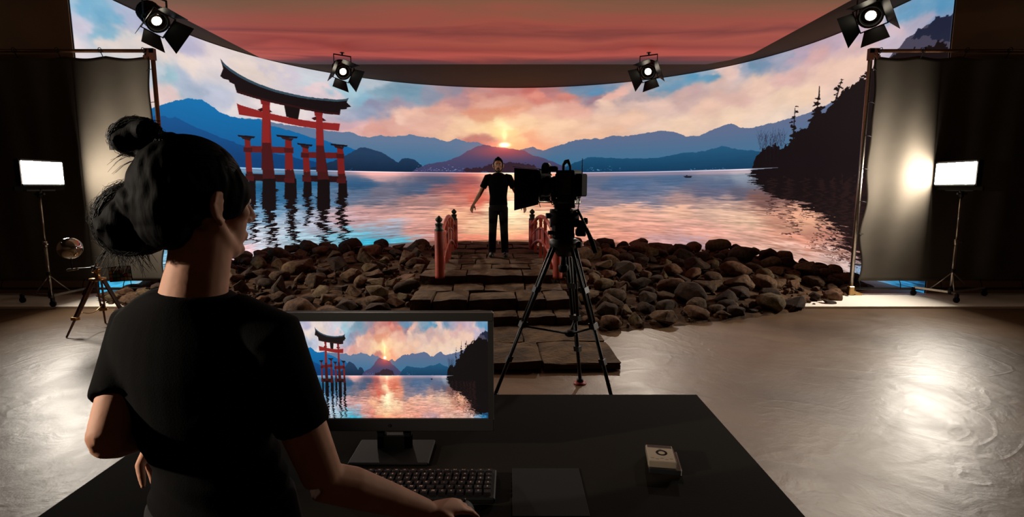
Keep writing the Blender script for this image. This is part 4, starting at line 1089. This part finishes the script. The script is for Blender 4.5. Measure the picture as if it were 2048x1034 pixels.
while len(placed) < 296 and tries < 60000:
    tries += 1
    x = rr.uniform(-6.0, 5.75); f, b = front_y(x), back_y(x)
    if b - f < .1: continue
    y = rr.uniform(f + .05, b)
    r = rr.choice((.27, .25, .23, .21, .19, .17, .15)) if tries < 9000 else rr.choice((.16, .14, .12)) if tries < 30000 else rr.choice((.12, .10, .09))
    if abs(x) > 5.2: r = min(r, .14)
    place_rock(x, y, r, rr.choices(('angular', 'rounded', 'flat'), (8, 2, 2) if x < 0 else (5, 5, 1))[0])
byl = {}
for o in rock_objs: byl.setdefault(o['label'], []).append(o)
ORD = ['first', 'second', 'third', 'fourth', 'fifth', 'sixth', 'seventh', 'eighth', 'ninth', 'tenth']
for lab, lst in byl.items():
    if len(lst) > 1:
        lst.sort(key=lambda o: abs(o.location.x + .15))
        for k, o in enumerate(lst): o['label'] = lab + ', ' + ORD[min(k, 9)] + ' from steps'
# loose small stones fill what is left: one heap nobody could count
sm = MB(); base = []
bmt = bmesh.new(); bmesh.ops.create_icosphere(bmt, subdivisions=1, radius=1); bv = [v.co.copy() for v in bmt.verts]; bf = [tuple(v.index for v in f.verts) for f in bmt.faces]; bmt.free()
for _ in range(1500):
    x = rr.uniform(-6.0, 5.8); f, b = front_y(x), back_y(x)
    if b - f < .1: continue
    y = rr.uniform(f - .02, b); r = rr.uniform(.02, .07)
    if not clear_of_steps(x, y, r): continue
    R = rotm(rr.uniform(0, 360), rr.uniform(0, 360), rr.uniform(0, 360)); k = Vector((1, rr.uniform(.6, 1), rr.uniform(.45, .8)))
    c = Vector((x, y, hgt(x, y) + r * .3))
    sm.add([R @ Vector((v.x * k.x, v.y * k.y, v.z * k.z)) * r * (1 + .25 * noise.noise(v * 2 + c)) + c for v in bv], bf)
tag(sm.build('rubble', M['rock'][1]), 'loose small brown stones filling the gaps between the rocks', 'rubble', kind='stuff')

# ---------------------------------------------------------------- desk
TZ = .75
X0, X1, Y0, Y1 = -1.34, .83, 1.30, 2.29
dk = thing('desk', 'wide dark matt desk carrying the monitor, keyboard and small card box', 'desk', ((X0 + X1) / 2, (Y0 + Y1) / 2, 0))
hx, hy = (X1 - X0) / 2, (Y1 - Y0) / 2
MB().box((0, 0, TZ - .0175), (X1 - X0, Y1 - Y0, .035), bevel=.004).build('desk_top', M['table'], dk)
for sx in (-1, 1):
    for sy in (-1, 1): MB().box((sx * (hx - .06), sy * (hy - .06), (TZ - .035) / 2), (.05, .05, TZ - .035), bevel=.004).build('leg', M['black_metal'], dk)
for sy in (-1, 1): MB().box((0, sy * (hy - .06), TZ - .065), (X1 - X0 - .17, .03, .06)).build('crossbar', M['black_metal'], dk)

# monitor
mo = thing('monitor', 'wide black monitor on the desk showing the same gate and lake picture', 'monitor', (-.425, 1.76, TZ))
l, r_, t_, b_ = -.785 + .425, -.063 + .425, 1.252 - TZ, .832 - TZ
MB().box(((l + r_) / 2, .022, (t_ + b_) / 2), (r_ - l - .002, .03, t_ - b_ - .002), bevel=.006).build('back_shell', M['black_plastic'], mo)
sl, sr, st_, sb_ = l + .012, r_ - .019, t_ - .030, b_ + .046
bz = MB()
bz.box(((l + r_) / 2, 0, (t_ + st_) / 2), (r_ - l, .018, t_ - st_), bevel=.002); bz.box(((l + r_) / 2, 0, (b_ + sb_) / 2), (r_ - l, .018, sb_ - b_), bevel=.002)
bz.box(((l + sl) / 2, 0, (st_ + sb_) / 2), (sl - l, .018, st_ - sb_)); bz.box(((r_ + sr) / 2, 0, (st_ + sb_) / 2), (r_ - sr, .018, st_ - sb_))
bz.build('bezel', mat('bezel', (30, 28, 27), .5, 0), mo)
s = MB(); s.add([(sl, -.002, sb_), (sr, -.002, sb_), (sr, -.002, st_), (sl, -.002, st_)], [(0, 1, 2, 3)])
so = s.build('screen', screen_mat('monitor_picture', img, 1.0), mo, fix=False)
uvl = so.data.uv_layers.new(name='UVMap')
for li, uv in enumerate(((0, 0.02), (1, 0.02), (1, 1), (0, 1))): uvl.data[li].uv = uv
nk = MB(); nx, nz0 = .012, .012
for s_ in (-1, 1): nk.box((nx + s_ * .046, .02, .095), (.028, .03, .19), bevel=.004)
nk.box((nx, .02, .165), (.12, .03, .05), bevel=.004); nk.box((nx, .02, .03), (.12, .03, .06), bevel=.004)
nk.build('stand_neck', M['black_plastic'], mo)
MB().box((nx, -.01, .006), (.27, .17, .012), bevel=.004).build('stand_base', M['black_plastic'], mo)
MB().cyl(((l + r_) / 2 + .0, -.010, b_ + .022), ((l + r_) / 2, -.0085, b_ + .022), .006, n=12).build('badge', M['dark_grey'], mo)

# keyboard with lit legends
kb = thing('keyboard', 'black keyboard with small lit keys in front of the monitor stand', 'keyboard', (-.275, 1.535, TZ))
KW, KD = .45, .165
MB().box((0, 0, .009), (KW, KD, .018), bevel=.004).build('case', M['black_plastic'], kb)
mk_ = mat('key_cap', (14, 9, 10), .6, 0, spec=.15)
mglow = mat('key_legend', (180, 150, 130), .5, emit=(220, 180, 165), estr=.045)
rows = [
    ['Esc', 'F1', 'F2', 'F3', 'F4', 'F5', 'F6', 'F7', 'F8', 'F9', 'F10', 'F11', 'F12', '=', '=', '='],
    list('`1234567890-=') + ['<', '^', '+', '-'],
    ['>'] + list('QWERTYUIOP[]') + ['#', '7', '8', '9'],
    ['A'] + list('ASDFGHJKL;') + ["'", '<', '4', '5', '6'],
    ['^'] + list('ZXCVBNM,.') + ['/', '^', '1', '2', '3'],
    ['C', 'W', 'A', '_', '_', '_', '_', 'A', 'W', 'M', 'C', '<', 'v', '>', '0', '.']]
capm = {}
legend = []
for ri, row in enumerate(rows):
    y = KD / 2 - .022 - ri * .0235; n = len(row); w = (KW - .02) / n
    for ci, tx in enumerate(row):
        x = -KW / 2 + .01 + w * (ci + .5); key = round(w, 4)
        if key not in capm:
            q = MB(); q.box((0, 0, 0), (w - .004, .0195, .009), taper=.86); me = q.mesh('key'); me.materials.append(mk_); capm[key] = me
        o = bpy.data.objects.new('key', capm[key]); COL.objects.link(o); o.parent = kb; o.location = (x, y, .0225)
        legend.append((tx, x, y, o))
lg = MB()
for tx, x, y, par in legend:
    # each legend is a real printed mark: short strokes cut from the built-in letter shapes
    c = bpy.data.curves.new('legend', 'FONT'); c.body = tx; c.size = .0115 if len(tx) == 1 else .0075; c.align_x = 'CENTER'; c.align_y = 'CENTER'; c.resolution_u = 1; c.extrude = 0
    o = bpy.data.objects.new('legend', c); COL.objects.link(o)
    dg_ = bpy.context.evaluated_depsgraph_get(); me = o.to_mesh()
    lg.add([(v.co.x + x, v.co.y + y + .001, .0275) for v in me.vertices], [tuple(p.vertices) for p in me.polygons])
    o.to_mesh_clear(); bpy.data.objects.remove(o); bpy.data.curves.remove(c)
lo = lg.build('key_legends', mglow, kb, fix=False); lo['kind'] = 'stuff'
# desk pad, mouse
MB_pad = MB(); MB_pad.box((0, 0, .0015), (.22, .26, .003), bevel=.0012)
pd = MB_pad.build('mouse_pad', M['matt_black'], None, (.11, 1.52, TZ)); tag(pd, 'thin black mouse pad lying on the desk beside the keyboard', 'mouse pad')
ms = thing('computer_mouse', 'small black computer mouse under the operator hand', 'mouse', (-.135, 1.385, TZ))
q = MB(); q.ball((0, 0, .012), (.031, .056, .026), 16, 10); mo_ = q.build('shell', M['black_plastic'], ms)
for v in mo_.data.vertices: v.co.z = max(v.co.z, 0.0)
MB().cyl((-.003, .030, .033), (.003, .030, .033), .008, n=10).build('scroll_wheel', M['dark_grey'], ms)

# printed card box in a clear case on a second flat case
bx = Vector(at(1335, 912, 1.70)); 
cb = thing('card_box', 'small cream card box with a dark ring print in a clear case', 'box', (.497, 1.68, TZ + .0165), (0, 0, math.radians(-9)))
MB().box((0, 0, .012), (.086, .112, .022), bevel=.002).build('card', M['white_card'], cb)
mc = bpy.data.materials.new('clear_plastic'); mc.use_nodes = True; pb = mc.node_tree.nodes['Principled BSDF']
pb.inputs['Transmission Weight'].default_value = 1; pb.inputs['Roughness'].default_value = .05; pb.inputs['IOR'].default_value = 1.12; pb.inputs['Base Color'].default_value = (.9, .9, .9, 1)
MB().box((0, 0, .0125), (.091, .117, .0235), bevel=.001).build('clear_lid', mc, cb)
rg = MB(); rg.lathe([(.011, 0), (.019, 0), (.019, .0006), (.011, .0006), (.011, 0)], 28, Matrix.Translation((.003, .002, .0232)) @ Matrix.Scale(1.0, 4), cap=False, smooth=False); rg.build('ring_print', M['matt_black'], cb)
pr = MB(); pr.box((0, .044, .0233), (.080, .018, .0005)); pr.build('print_band', mat('print_band', (70, 62, 64), .5), cb)
pr = MB()
for i in range(5): pr.box((-.03 + i * .015, -.036 - (i % 2) * .006, .0233), (.011, .0022, .0005))
pr.box((0, .026, .0233), (.010, .003, .0005)); pr.build('small_print', mat('small_print', (110, 92, 78), .5), cb)
cs = thing('flat_case', 'flat dark clear-sided case lying under the cream card box', 'case', (.507, 1.678, TZ), (0, 0, math.radians(-9)))
MB().box((0, 0, .008), (.104, .126, .0155), bevel=.001).build('case_body', mat('smoked_plastic', (26, 26, 28), .12, 0, spec=.6), cs)
MB().box((.0485, 0, .008), (.003, .127, .017)).build('hinge', M['clear_case'], cs)

# ---------------------------------------------------------------- people
def V(*a): return Vector(a)
def hand(mb, w, d, n, sc=1.0, thumb=1, curl=(.35, .4, .3), spread=.10):
    """w wrist point, d finger direction, n back-of-hand normal; thumb = +1/-1 side"""
    d = d.normalized(); n = (n - d * n.dot(d)).normalized(); s = d.cross(n).normalized() * thumb
    pl = .098 * sc
    mb.tube([w - d * .03 * sc, w, w + d * .03 * sc, w + d * .07 * sc, w + d * pl], [(.024 * sc, .020 * sc), (.027 * sc, .019 * sc), (.036 * sc, .017 * sc), (.041 * sc, .0155 * sc), (.038 * sc, .012 * sc)], 14, up=s)
    for k, (off, L) in enumerate(((.029, .072), (.010, .080), (-.010, .075), (-.029, .060))):
        p = w + d * (pl - .012 * sc) + s * off * sc
        dd = (d + s * off * spread / .029).normalized(); cur = 0; pts = [p - dd * .015 * sc, p]
        for j, f in enumerate((.42, .33, .25)):
            cur += curl[j] * (1 + .12 * k)
            v = (dd * math.cos(cur) - n * math.sin(cur))
            pts.append(pts[-1] + v * L * f * sc * 1.15)
        mb.tube(pts, [.0095 * sc, .0098 * sc, .0088 * sc, .008 * sc, .006 * sc], 8)
    p = w + d * .025 * sc + s * .026 * sc
    a = (s * .85 + d * .75 - n * .25).normalized(); b = (s * .35 + d * .95 - n * .35).normalized()
    mb.tube([p - s * .01 * sc, p + a * .038 * sc, p + a * .038 * sc + b * .030 * sc, p + a * .038 * sc + b * .055 * sc], [.015 * sc, .0125 * sc, .0105 * sc, .007 * sc], 8)

def head_shapes(mb, c, fwd, up, s=1.0):
    """c = centre of the head between the ears at eye height"""
    f = fwd.normalized(); u = (up - f * up.dot(f)).normalized(); r = f.cross(u)
    R = Matrix((r, f, u)).transposed()
    P = lambda x, y, z: c + (r * x + f * y + u * z) * s
    mb.ball(P(0, -.012, .028), (.077 * s, .098 * s, .092 * s), 24, 18, R)                  # cranium
    mb.tube([P(0, .034, .035), P(0, .046, .0), P(0, .050, -.045), P(0, .052, -.082), P(0, .056, -.112)], [(.062 * s, .05 * s), (.064 * s, .046 * s), (.055 * s, .044 * s), (.042 * s, .038 * s), (.022 * s, .020 * s)], 18, up=r)
    mb.tube([P(-.060, -.005, -.035), P(-.050, .022, -.078), P(-.022, .058, -.104), P(0, .068, -.110), P(.022, .058, -.104), P(.050, .022, -.078), P(.060, -.005, -.035)], [.017 * s, .017 * s, .016 * s, .017 * s, .016 * s, .017 * s, .017 * s], 10)
    mb.tube([P(-.055, .062, .020), P(-.02, .088, .024), P(0, .091, .022), P(.02, .088, .024), P(.055, .062, .020)], [.012 * s, .012 * s, .010 * s, .012 * s, .012 * s], 8)       # brow
    mb.tube([P(0, .088, .014), P(0, .103, -.012), P(0, .116, -.034), P(0, .104, -.044)], [(.009 * s, .010 * s), (.011 * s, .012 * s), (.014 * s, .012 * s), (.010 * s, .008 * s)], 10, up=r)
    for sx in (-1, 1):
        mb.ball(P(sx * .013, .098, -.038), (.009 * s, .010 * s, .008 * s), 10, 8, R)
        mb.ball(P(sx * .044, .060, -.022), (.022 * s, .022 * s, .018 * s), 12, 8, R)                    # cheekbone
        e = P(sx * .078, -.008, -.010)
        mb.tube([e + (u * z + f * y + r * sx * x) * s for x, y, z in ((.0, .012, -.024), (.006, .004, -.034), (.012, -.010, -.020), (.018, -.018, .008), (.016, -.010, .028), (.006, .008, .028), (.0, .014, .010))], [.006 * s, .007 * s, .0065 * s, .006 * s, .006 * s, .006 * s, .005 * s], 8)
        mb.ball(e + (r * sx * .006 - f * .004) * s, (.007 * s, .016 * s, .028 * s), 10, 8, R)
    mb.ball(P(0, .092, -.070), (.022 * s, .012 * s, .006 * s), 12, 8, R); mb.ball(P(0, .090, -.080), (.018 * s, .012 * s, .007 * s), 12, 8, R)
    mb.ball(P(0, .080, -.104), (.020 * s, .016 * s, .014 * s), 12, 8, R)
    return P, R

# ------------------------------------------------ the operator, seen from behind at the desk
OB = V(-.665, 1.13, 0)
op = thing('person', 'person in black t-shirt with dark bun hair standing at the desk, back turned', 'person', OB)
def under(o): o.location = -OB; return o
SL, EL, WL = V(-.845, 1.18, 1.345), V(-.815, 1.01, 1.165), V(-.858, 1.205, 1.085)
SR, ER, WRI = V(-.532, 1.13, 1.335), V(-.440, 1.165, .998), V(-.225, 1.325, .812)
HC = V(-.677, 1.16, 1.640); HF = V(.52, .854, -.04)
sk = MB()
P, R = head_shapes(sk, HC, HF, V(0, 0, 1), 1.04)
sk.tube([V(-.690, 1.13, 1.37), V(-.690, 1.135, 1.44), V(-.680, 1.145, 1.50), V(-.668, 1.155, 1.58)], [(.085, .075), (.068, .062), (.062, .060), (.060, .062)], 20, up=(1, 0, 0))
sk.tube([V(-.695, 1.135, 1.43), V(-.695, 1.135, 1.39)], [(.085, .06), (.12, .065)], 18, up=(1, 0, 0))
# torso and legs (mostly clothed)
sk.tube([V(-.695, 1.14, 1.38), V(-.695, 1.14, 1.30), V(-.69, 1.14, 1.20), V(-.675, 1.14, 1.08), V(-.663, 1.14, .95), V(-.663, 1.13, .86)], [(.13, .06), (.14, .08), (.135, .085), (.105, .08), (.125, .085), (.14, .10)], 20, up=(1, 0, 0))
for sx, kx in ((-1, -.76), (1, -.57)):
    sk.tube([V(kx, 1.13, .90), V(kx, 1.14, .50), V(kx, 1.12, .30), V(kx, 1.10, .09)], [.078, .055, .052, .04], 14)
    sk.tube([V(kx, 1.08, .05), V(kx, 1.16, .045), V(kx, 1.26, .03)], [.035, .036, .025], 12)
sk.tube([V(-.80, 1.16, 1.36), SL, SL.lerp(EL, .35), SL.lerp(EL, .8), EL, EL + (EL - SL) * .06], [.05, .052, .047, .040, .036, .022], 14)
sk.tube([EL, EL.lerp(WL, .25), EL.lerp(WL, .6), WL], [.034, .038, .032, .025], 14)
sk.tube([V(-.58, 1.14, 1.36), SR, SR.lerp(ER, .35), SR.lerp(ER, .8), ER], [.05, .060, .056, .049, .046], 14)
sk.tube([ER + V(-.008, -.004, -.004), ER.lerp(WRI, .25), ER.lerp(WRI, .6), WRI], [.045, .048, .040, .028], 14)
hand(sk, WRI, V(.75, .45, -.14), V(.1, .05, 1), .98, 1, (.22, .42, .35))
hand(sk, WL, V(.12, .10, -1), V(-.9, .3, 0), .95, -1, (.15, .25, .2), .14)
body = under(fuse('skin', sk, M['skin'], .0048, 8, .6, op))

# t-shirt: back, shoulders and short sleeves, creased at the waist
ts = MB()
ts.tube([V(-.695, 1.135, 1.447), V(-.697, 1.135, 1.425), V(-.70, 1.135, 1.395), V(-.70, 1.14, 1.355), V(-.70, 1.145, 1.28), V(-.695, 1.145, 1.18), V(-.675, 1.145, 1.08), V(-.662, 1.14, .98), V(-.655, 1.135, .86)],
        [(.082, .070), (.115, .080), (.155, .090), (.176, .106), (.178, .122), (.158, .124), (.127, .112), (.148, .118), (.172, .130)], 32, up=(1, 0, 0))
ts.tube([V(-.76, 1.145, 1.385), SL + V(-.0, -.0, .012), SL.lerp(EL, .35), SL.lerp(EL, .66)], [.062, .064, .060, .056], 20)
ts.tube([V(-.62, 1.14, 1.385), SR + V(.005, 0, .012), SR.lerp(ER, .35), SR.lerp(ER, .60) + V(.0, 0, 0)], [.062, .070, .066, .062], 20)
def creases(co, no):
    out = co.copy()
    for i in range(len(co)):
        x, y, z = co[i]
        w = math.exp(-((z - 1.02) / .10) ** 2) * .011
        d = w * (noise.noise(Vector((x * 5, y * 5, z * 34 + x * 9))) ) + .003 * noise.noise(Vector((x * 9, y * 9, z * 5)))
        # diagonal pull from the armpit to the spine
        q = (z - 1.30) - (x + .52) * .9
        if x > -.70: d += .006 * math.exp(-(q / .02) ** 2) * math.exp(-((x + .56) / .07) ** 2)
        out[i] = co[i] + no[i] * d
    return out
shirt = under(fuse('t_shirt', ts, M['cotton'], .0055, 8, .6, op, creases))
tr_ = MB()
tr_.tube([V(-.662, 1.135, .98), V(-.66, 1.135, .90), V(-.66, 1.135, .82)], [(.160, .118), (.172, .128), (.178, .13)], 24, up=(1, 0, 0))
for kx in (-.755, -.57): tr_.tube([V(kx, 1.13, .88), V(kx, 1.14, .50), V(kx, 1.12, .10)], [.094, .075, .065], 18)
under(fuse('trousers', tr_, M['trouser'], .009, 5, .6, op))
for kx in (-.755, -.57):
    sh = MB()
    sh.tube([V(kx, 1.06, .045), V(kx, 1.12, .055), V(kx, 1.22, .042), V(kx, 1.30, .030)], [(.042, .044), (.046, .052), (.048, .042), (.03, .028)], 14, up=(1, 0, 0))
    so = under(sh.build('shoe', M['shoe'], op))
    for v in so.data.vertices: v.co.z = max(v.co.z, .002)


# hair: cap, lower knot at the nape side, upper bun, loose strands
hr = MB()
hr.ball(P(0, -.020, .034), (.090, .110, .103), 28, 20, R)
hr.ball(P(0, -.062, -.012), (.076, .070, .078), 22, 16, R)
hr.ball(P(.052, .030, .018), (.034, .050, .058), 18, 12, R); hr.ball(P(.066, -.012, .012), (.022, .040, .045), 16, 10, R)
hr.ball(P(0, -.066, -.045), (.072, .056, .056), 20, 14, R)
def hp(px, py, Y=1.13): return V(*at(px, py, Y))
hr.ball(hp(340, 296, 1.14), (.036, .045, .034), 18, 12); hr.ball(hp(347, 328, 1.13), (.022, .035, .022), 14, 10); hr.ball(hp(351, 356, 1.12), (.022, .035, .020), 14, 10)
hr.tube([hp(318, 412, 1.12), hp(330, 430, 1.12), hp(340, 445, 1.12)], [.04, .055, .06], 16)
bun = [hp(272 + 30 * math.cos(a), 273 + 18 * math.sin(a), 1.12 + .03 * math.sin(a * 2)) for a in [k * .42 for k in range(15)]]
hr.tube(bun, .024, 12, closed=True); hr.ball(hp(270, 273, 1.12), (.042, .042, .030), 18, 12)
hr.tube([hp(290, 290, 1.12), hp(318, 300, 1.12), hp(345, 312, 1.12)], [.026, .026, .03], 12)
low = [hp(250 + 34 * math.cos(a), 437 + 42 * math.sin(a), 1.10 + .03 * math.sin(a * 2)) for a in [k * .42 for k in range(15)]]
hr.tube(low, .026, 12, closed=True); hr.ball(hp(255, 437, 1.10), (.046, .045, .054), 20, 14); hr.ball(hp(292, 440, 1.11), (.045, .05, .058), 20, 14); hr.ball(hp(290, 480, 1.11), (.045, .04, .032), 18, 12)
def strands(co, no):
    out = co.copy()
    for i in range(len(co)):
        p = Vector(co[i]); out[i] = co[i] + no[i] * (.0030 * noise.noise(Vector((p.x * 70, p.y * 70, p.z * 22))) + .006 * noise.noise(p * 16))
    return out
hair = under(fuse('hair', hr, M['hair'], .0046, 4, .5, op, strands))
r = random.Random(3); st = MB()
def strand(pts, r0):
    # smooth the guide points a little and taper the tip
    Q = []
    for i in range(len(pts) - 1):
        for k in range(3): Q.append(pts[i].lerp(pts[i + 1], k / 3))
    Q.append(pts[-1])
    st.tube(Q, [r0 * (1 - .7 * i / (len(Q) - 1)) for i in range(len(Q))], 3, cap=False)
for cx_, cy_, rx, ry, Yc, n in ((272, 273, 50, 36, 1.12, 260), (252, 438, 63, 66, 1.10, 620), (330, 320, 36, 36, 1.13, 90)):
    for _ in range(n):
        a0 = r.uniform(0, 6.28); sp = r.uniform(.6, 2.0) * r.choice((-1, 1)); k = r.uniform(.88, 1.09); dy = r.uniform(-.035, .02)
        strand([hp(cx_ + rx * k * (1 + .05 * r.uniform(-1, 1) * j) * math.cos(a0 + sp * j / 5), cy_ + ry * k * (1 + .04 * r.uniform(-1, 1) * j) * math.sin(a0 + sp * j / 5), Yc + dy) for j in range(6)], .0009)
for _ in range(110):       # wisps under the low knot
    x, y = r.uniform(215, 300), r.uniform(470, 500); dx = r.uniform(-34, 30)
    strand([hp(x, y, 1.10), hp(x + dx * .3, y + 14, 1.10), hp(x + dx * .8, y + r.uniform(24, 34), 1.10), hp(x + dx * 1.3, y + r.uniform(30, 62), 1.10)], .0010)
for _ in range(10):
    x, y = r.uniform(258, 280), r.uniform(300, 325)
    strand([hp(x + 14, y - 4, 1.12), hp(x - 8, y, 1.12), hp(x - 26, y + 9, 1.12), hp(x - 44, y + r.uniform(14, 30), 1.12)], .0008)
for _ in range(14):
    strand([hp(222 + r.uniform(-3, 6), 300, 1.12), hp(214 + r.uniform(-3, 4), 270, 1.12), hp(226 + r.uniform(-2, 4), 246, 1.12), hp(262, 232 + r.uniform(0, 8), 1.12), hp(320, 244 + r.uniform(-3, 6), 1.12)], .0008)
for _ in range(420):      # combed strands over the skull towards the knots
    a = r.uniform(-1.25, 1.35); b0 = r.uniform(.15, 1.1)
    base = []
    for j in range(7):
        t = b0 + j * .19
        v = Vector((math.sin(a) * math.sin(t) , math.cos(t), math.cos(a) * math.sin(t)))
        base.append(P(v.x * .0885 / 1.04 * 1.0, -.020 + v.y * .108, .034 + v.z * .1005) )
    strand(base, .0009)
so = under(st.build('loose_strands', M['hair_strand'], op)); so['kind'] = 'stuff'
for sx in (-1, 1):
    e = under(MB().ball(P(sx * .031, .081, .004), .0125, 12, 8).build('eye', M['eye_white'], op))
    MB().ball(P(sx * .031, .0905, .004), (.006, .004, .006), 10, 8, R).build('iris', M['eye_dark'], e)

# ------------------------------------------------ the actor on the landing
AB = V(*at(997, 515, 9.3)); AB.z = .462
ac = thing('person', 'person in black t-shirt and trousers facing us on the stone landing, arms out', 'person', AB)
K = 1.0
sk = MB()
HC2 = V(.0, .0, 1.585)
P2, R2 = head_shapes(sk, HC2, V(0, -1, 0), V(0, 0, 1), 1.0)
sk.tube([V(0, .02, 1.40), V(0, .02, 1.46), V(0, .01, 1.54)], [(.066, .06), (.056, .056), (.054, .056)], 18, up=(1, 0, 0))
sk.tube([V(0, .02, 1.43), V(0, .02, 1.36), V(0, .015, 1.2), V(0, .015, 1.05), V(0, .015, .93), V(0, .02, .84)], [(.08, .05), (.16, .085), (.155, .10), (.13, .09), (.145, .095), (.15, .10)], 20, up=(1, 0, 0))
for sx in (-1, 1):
    S, E, W_ = V(sx * .185, .02, 1.375), V(sx * .305, .02, 1.125), V(sx * .425, -.02, .925)
    sk.tube([V(sx * .10, .02, 1.39), S, S.lerp(E, .4), E], [.05, .052, .046, .038], 14)
    sk.tube([E, E.lerp(W_, .3), E.lerp(W_, .7), W_], [.038, .040, .031, .024], 14)
    hand(sk, W_, V(sx * .42, -.06, -1), V(sx * .6, .6, .2), .98, -sx, (.2, .3, .25))
    sk.tube([V(sx * .085, .02, .86), V(sx * .10, .015, .48), V(sx * .108, .03, .30), V(sx * .115, .03, .08)], [.080, .054, .052, .038], 14)
    sk.tube([V(sx * .115, .05, .045), V(sx * .12, -.04, .04), V(sx * .125, -.14, .025)], [.032, .034, .022], 12)
fuse('skin', sk, M['skin'], .0062, 5, .5, ac)
ts = MB()
ts.tube([V(0, .02, 1.455), V(0, .02, 1.425), V(0, .02, 1.385), V(0, .015, 1.30), V(0, .015, 1.2), V(0, .015, 1.05), V(0, .015, .905)],
        [(.075, .066), (.115, .078), (.175, .095), (.178, .118), (.168, .118), (.150, .110), (.162, .116)], 28, up=(1, 0, 0))
for sx in (-1, 1):
    S, E = V(sx * .185, .02, 1.375), V(sx * .305, .02, 1.125)
    ts.tube([V(sx * .12, .02, 1.385), S, S.lerp(E, .4), S.lerp(E, .70)], [.062, .066, .062, .060], 18)
fuse('t_shirt', ts, M['cotton'], .0075, 6, .5, ac)
tr_ = MB(); tr_.tube([V(0, .015, .955), V(0, .015, .89), V(0, .02, .80)], [(.152, .108), (.160, .115), (.150, .11)], 22, up=(1, 0, 0))
for sx in (-1, 1): tr_.tube([V(sx * .082, .02, .86), V(sx * .098, .015, .5), V(sx * .115, .03, .07)], [.088, .070, .066], 16)
fuse('trousers', tr_, M['trouser'], .009, 5, .5, ac)
for sx in (-1, 1):
    sh = MB(); sh.tube([V(sx * .115, .10, .040), V(sx * .117, .03, .052), V(sx * .122, -.07, .040), V(sx * .127, -.17, .024)], [(.038, .038), (.044, .048), (.046, .038), (.03, .022)], 14, up=(1, 0, 0))
    o = sh.build('shoe', M['shoe'], ac)
    for v in o.data.vertices: v.co.z = max(v.co.z, .002)
hb = MB()
hb.ball(P2(0, -.022, .040), (.084, .100, .092), 22, 16, R2); hb.ball(P2(0, .03, .100), (.058, .05, .030), 16, 10, R2); hb.ball(P2(0, -.02, .128), (.030, .030, .020), 14, 8, R2)
for sx in (-1, 1): hb.tube([P2(sx * .074, .024, .045), P2(sx * .074, .020, .005), P2(sx * .070, .020, -.03)], [.012, .010, .008], 8)
fuse('hair', hb, M['hair'], .007, 3, .5, ac)
bd = MB()
bd.tube([P2(sx_ * 1.0, y_, z_) for sx_, y_, z_ in ((-.070, .004, -.035), (-.060, .022, -.078), (-.028, .066, -.108), (0, .078, -.114), (.028, .066, -.108), (.060, .022, -.078), (.070, .004, -.035))], [.010, .015, .018, .020, .018, .015, .010], 10)
bd.tube([P2(-.026, .086, -.082), P2(-.018, .098, -.060), P2(0, .102, -.056), P2(.018, .098, -.060), P2(.026, .086, -.082)], [.005, .0055, .005, .0055, .005], 8)
bd.ball(P2(0, .086, -.098), (.020, .016, .014), 12, 8, R2)
bd.build('beard', mat('beard', (34, 24, 18), .8), ac)
MB().ball(P2(0, .099, -.075), (.020, .007, .006), 14, 8, R2).build('lips', M['lip'], ac)
for sx in (-1, 1):
    e = MB().ball(P2(sx * .031, .081, .004), .0125, 14, 10).build('eye', M['eye_white'], ac)
    MB().ball(P2(sx * .031, .0905, .004), (.006, .004, .006), 10, 8, R2).build('iris', M['eye_dark'], e)
    MB().tube([P2(sx * .014, .100, .019), P2(sx * .032, .098, .026), P2(sx * .050, .082, .019)], [.003, .0042, .002], 6).build('eyebrow', M['eye_dark'], ac)
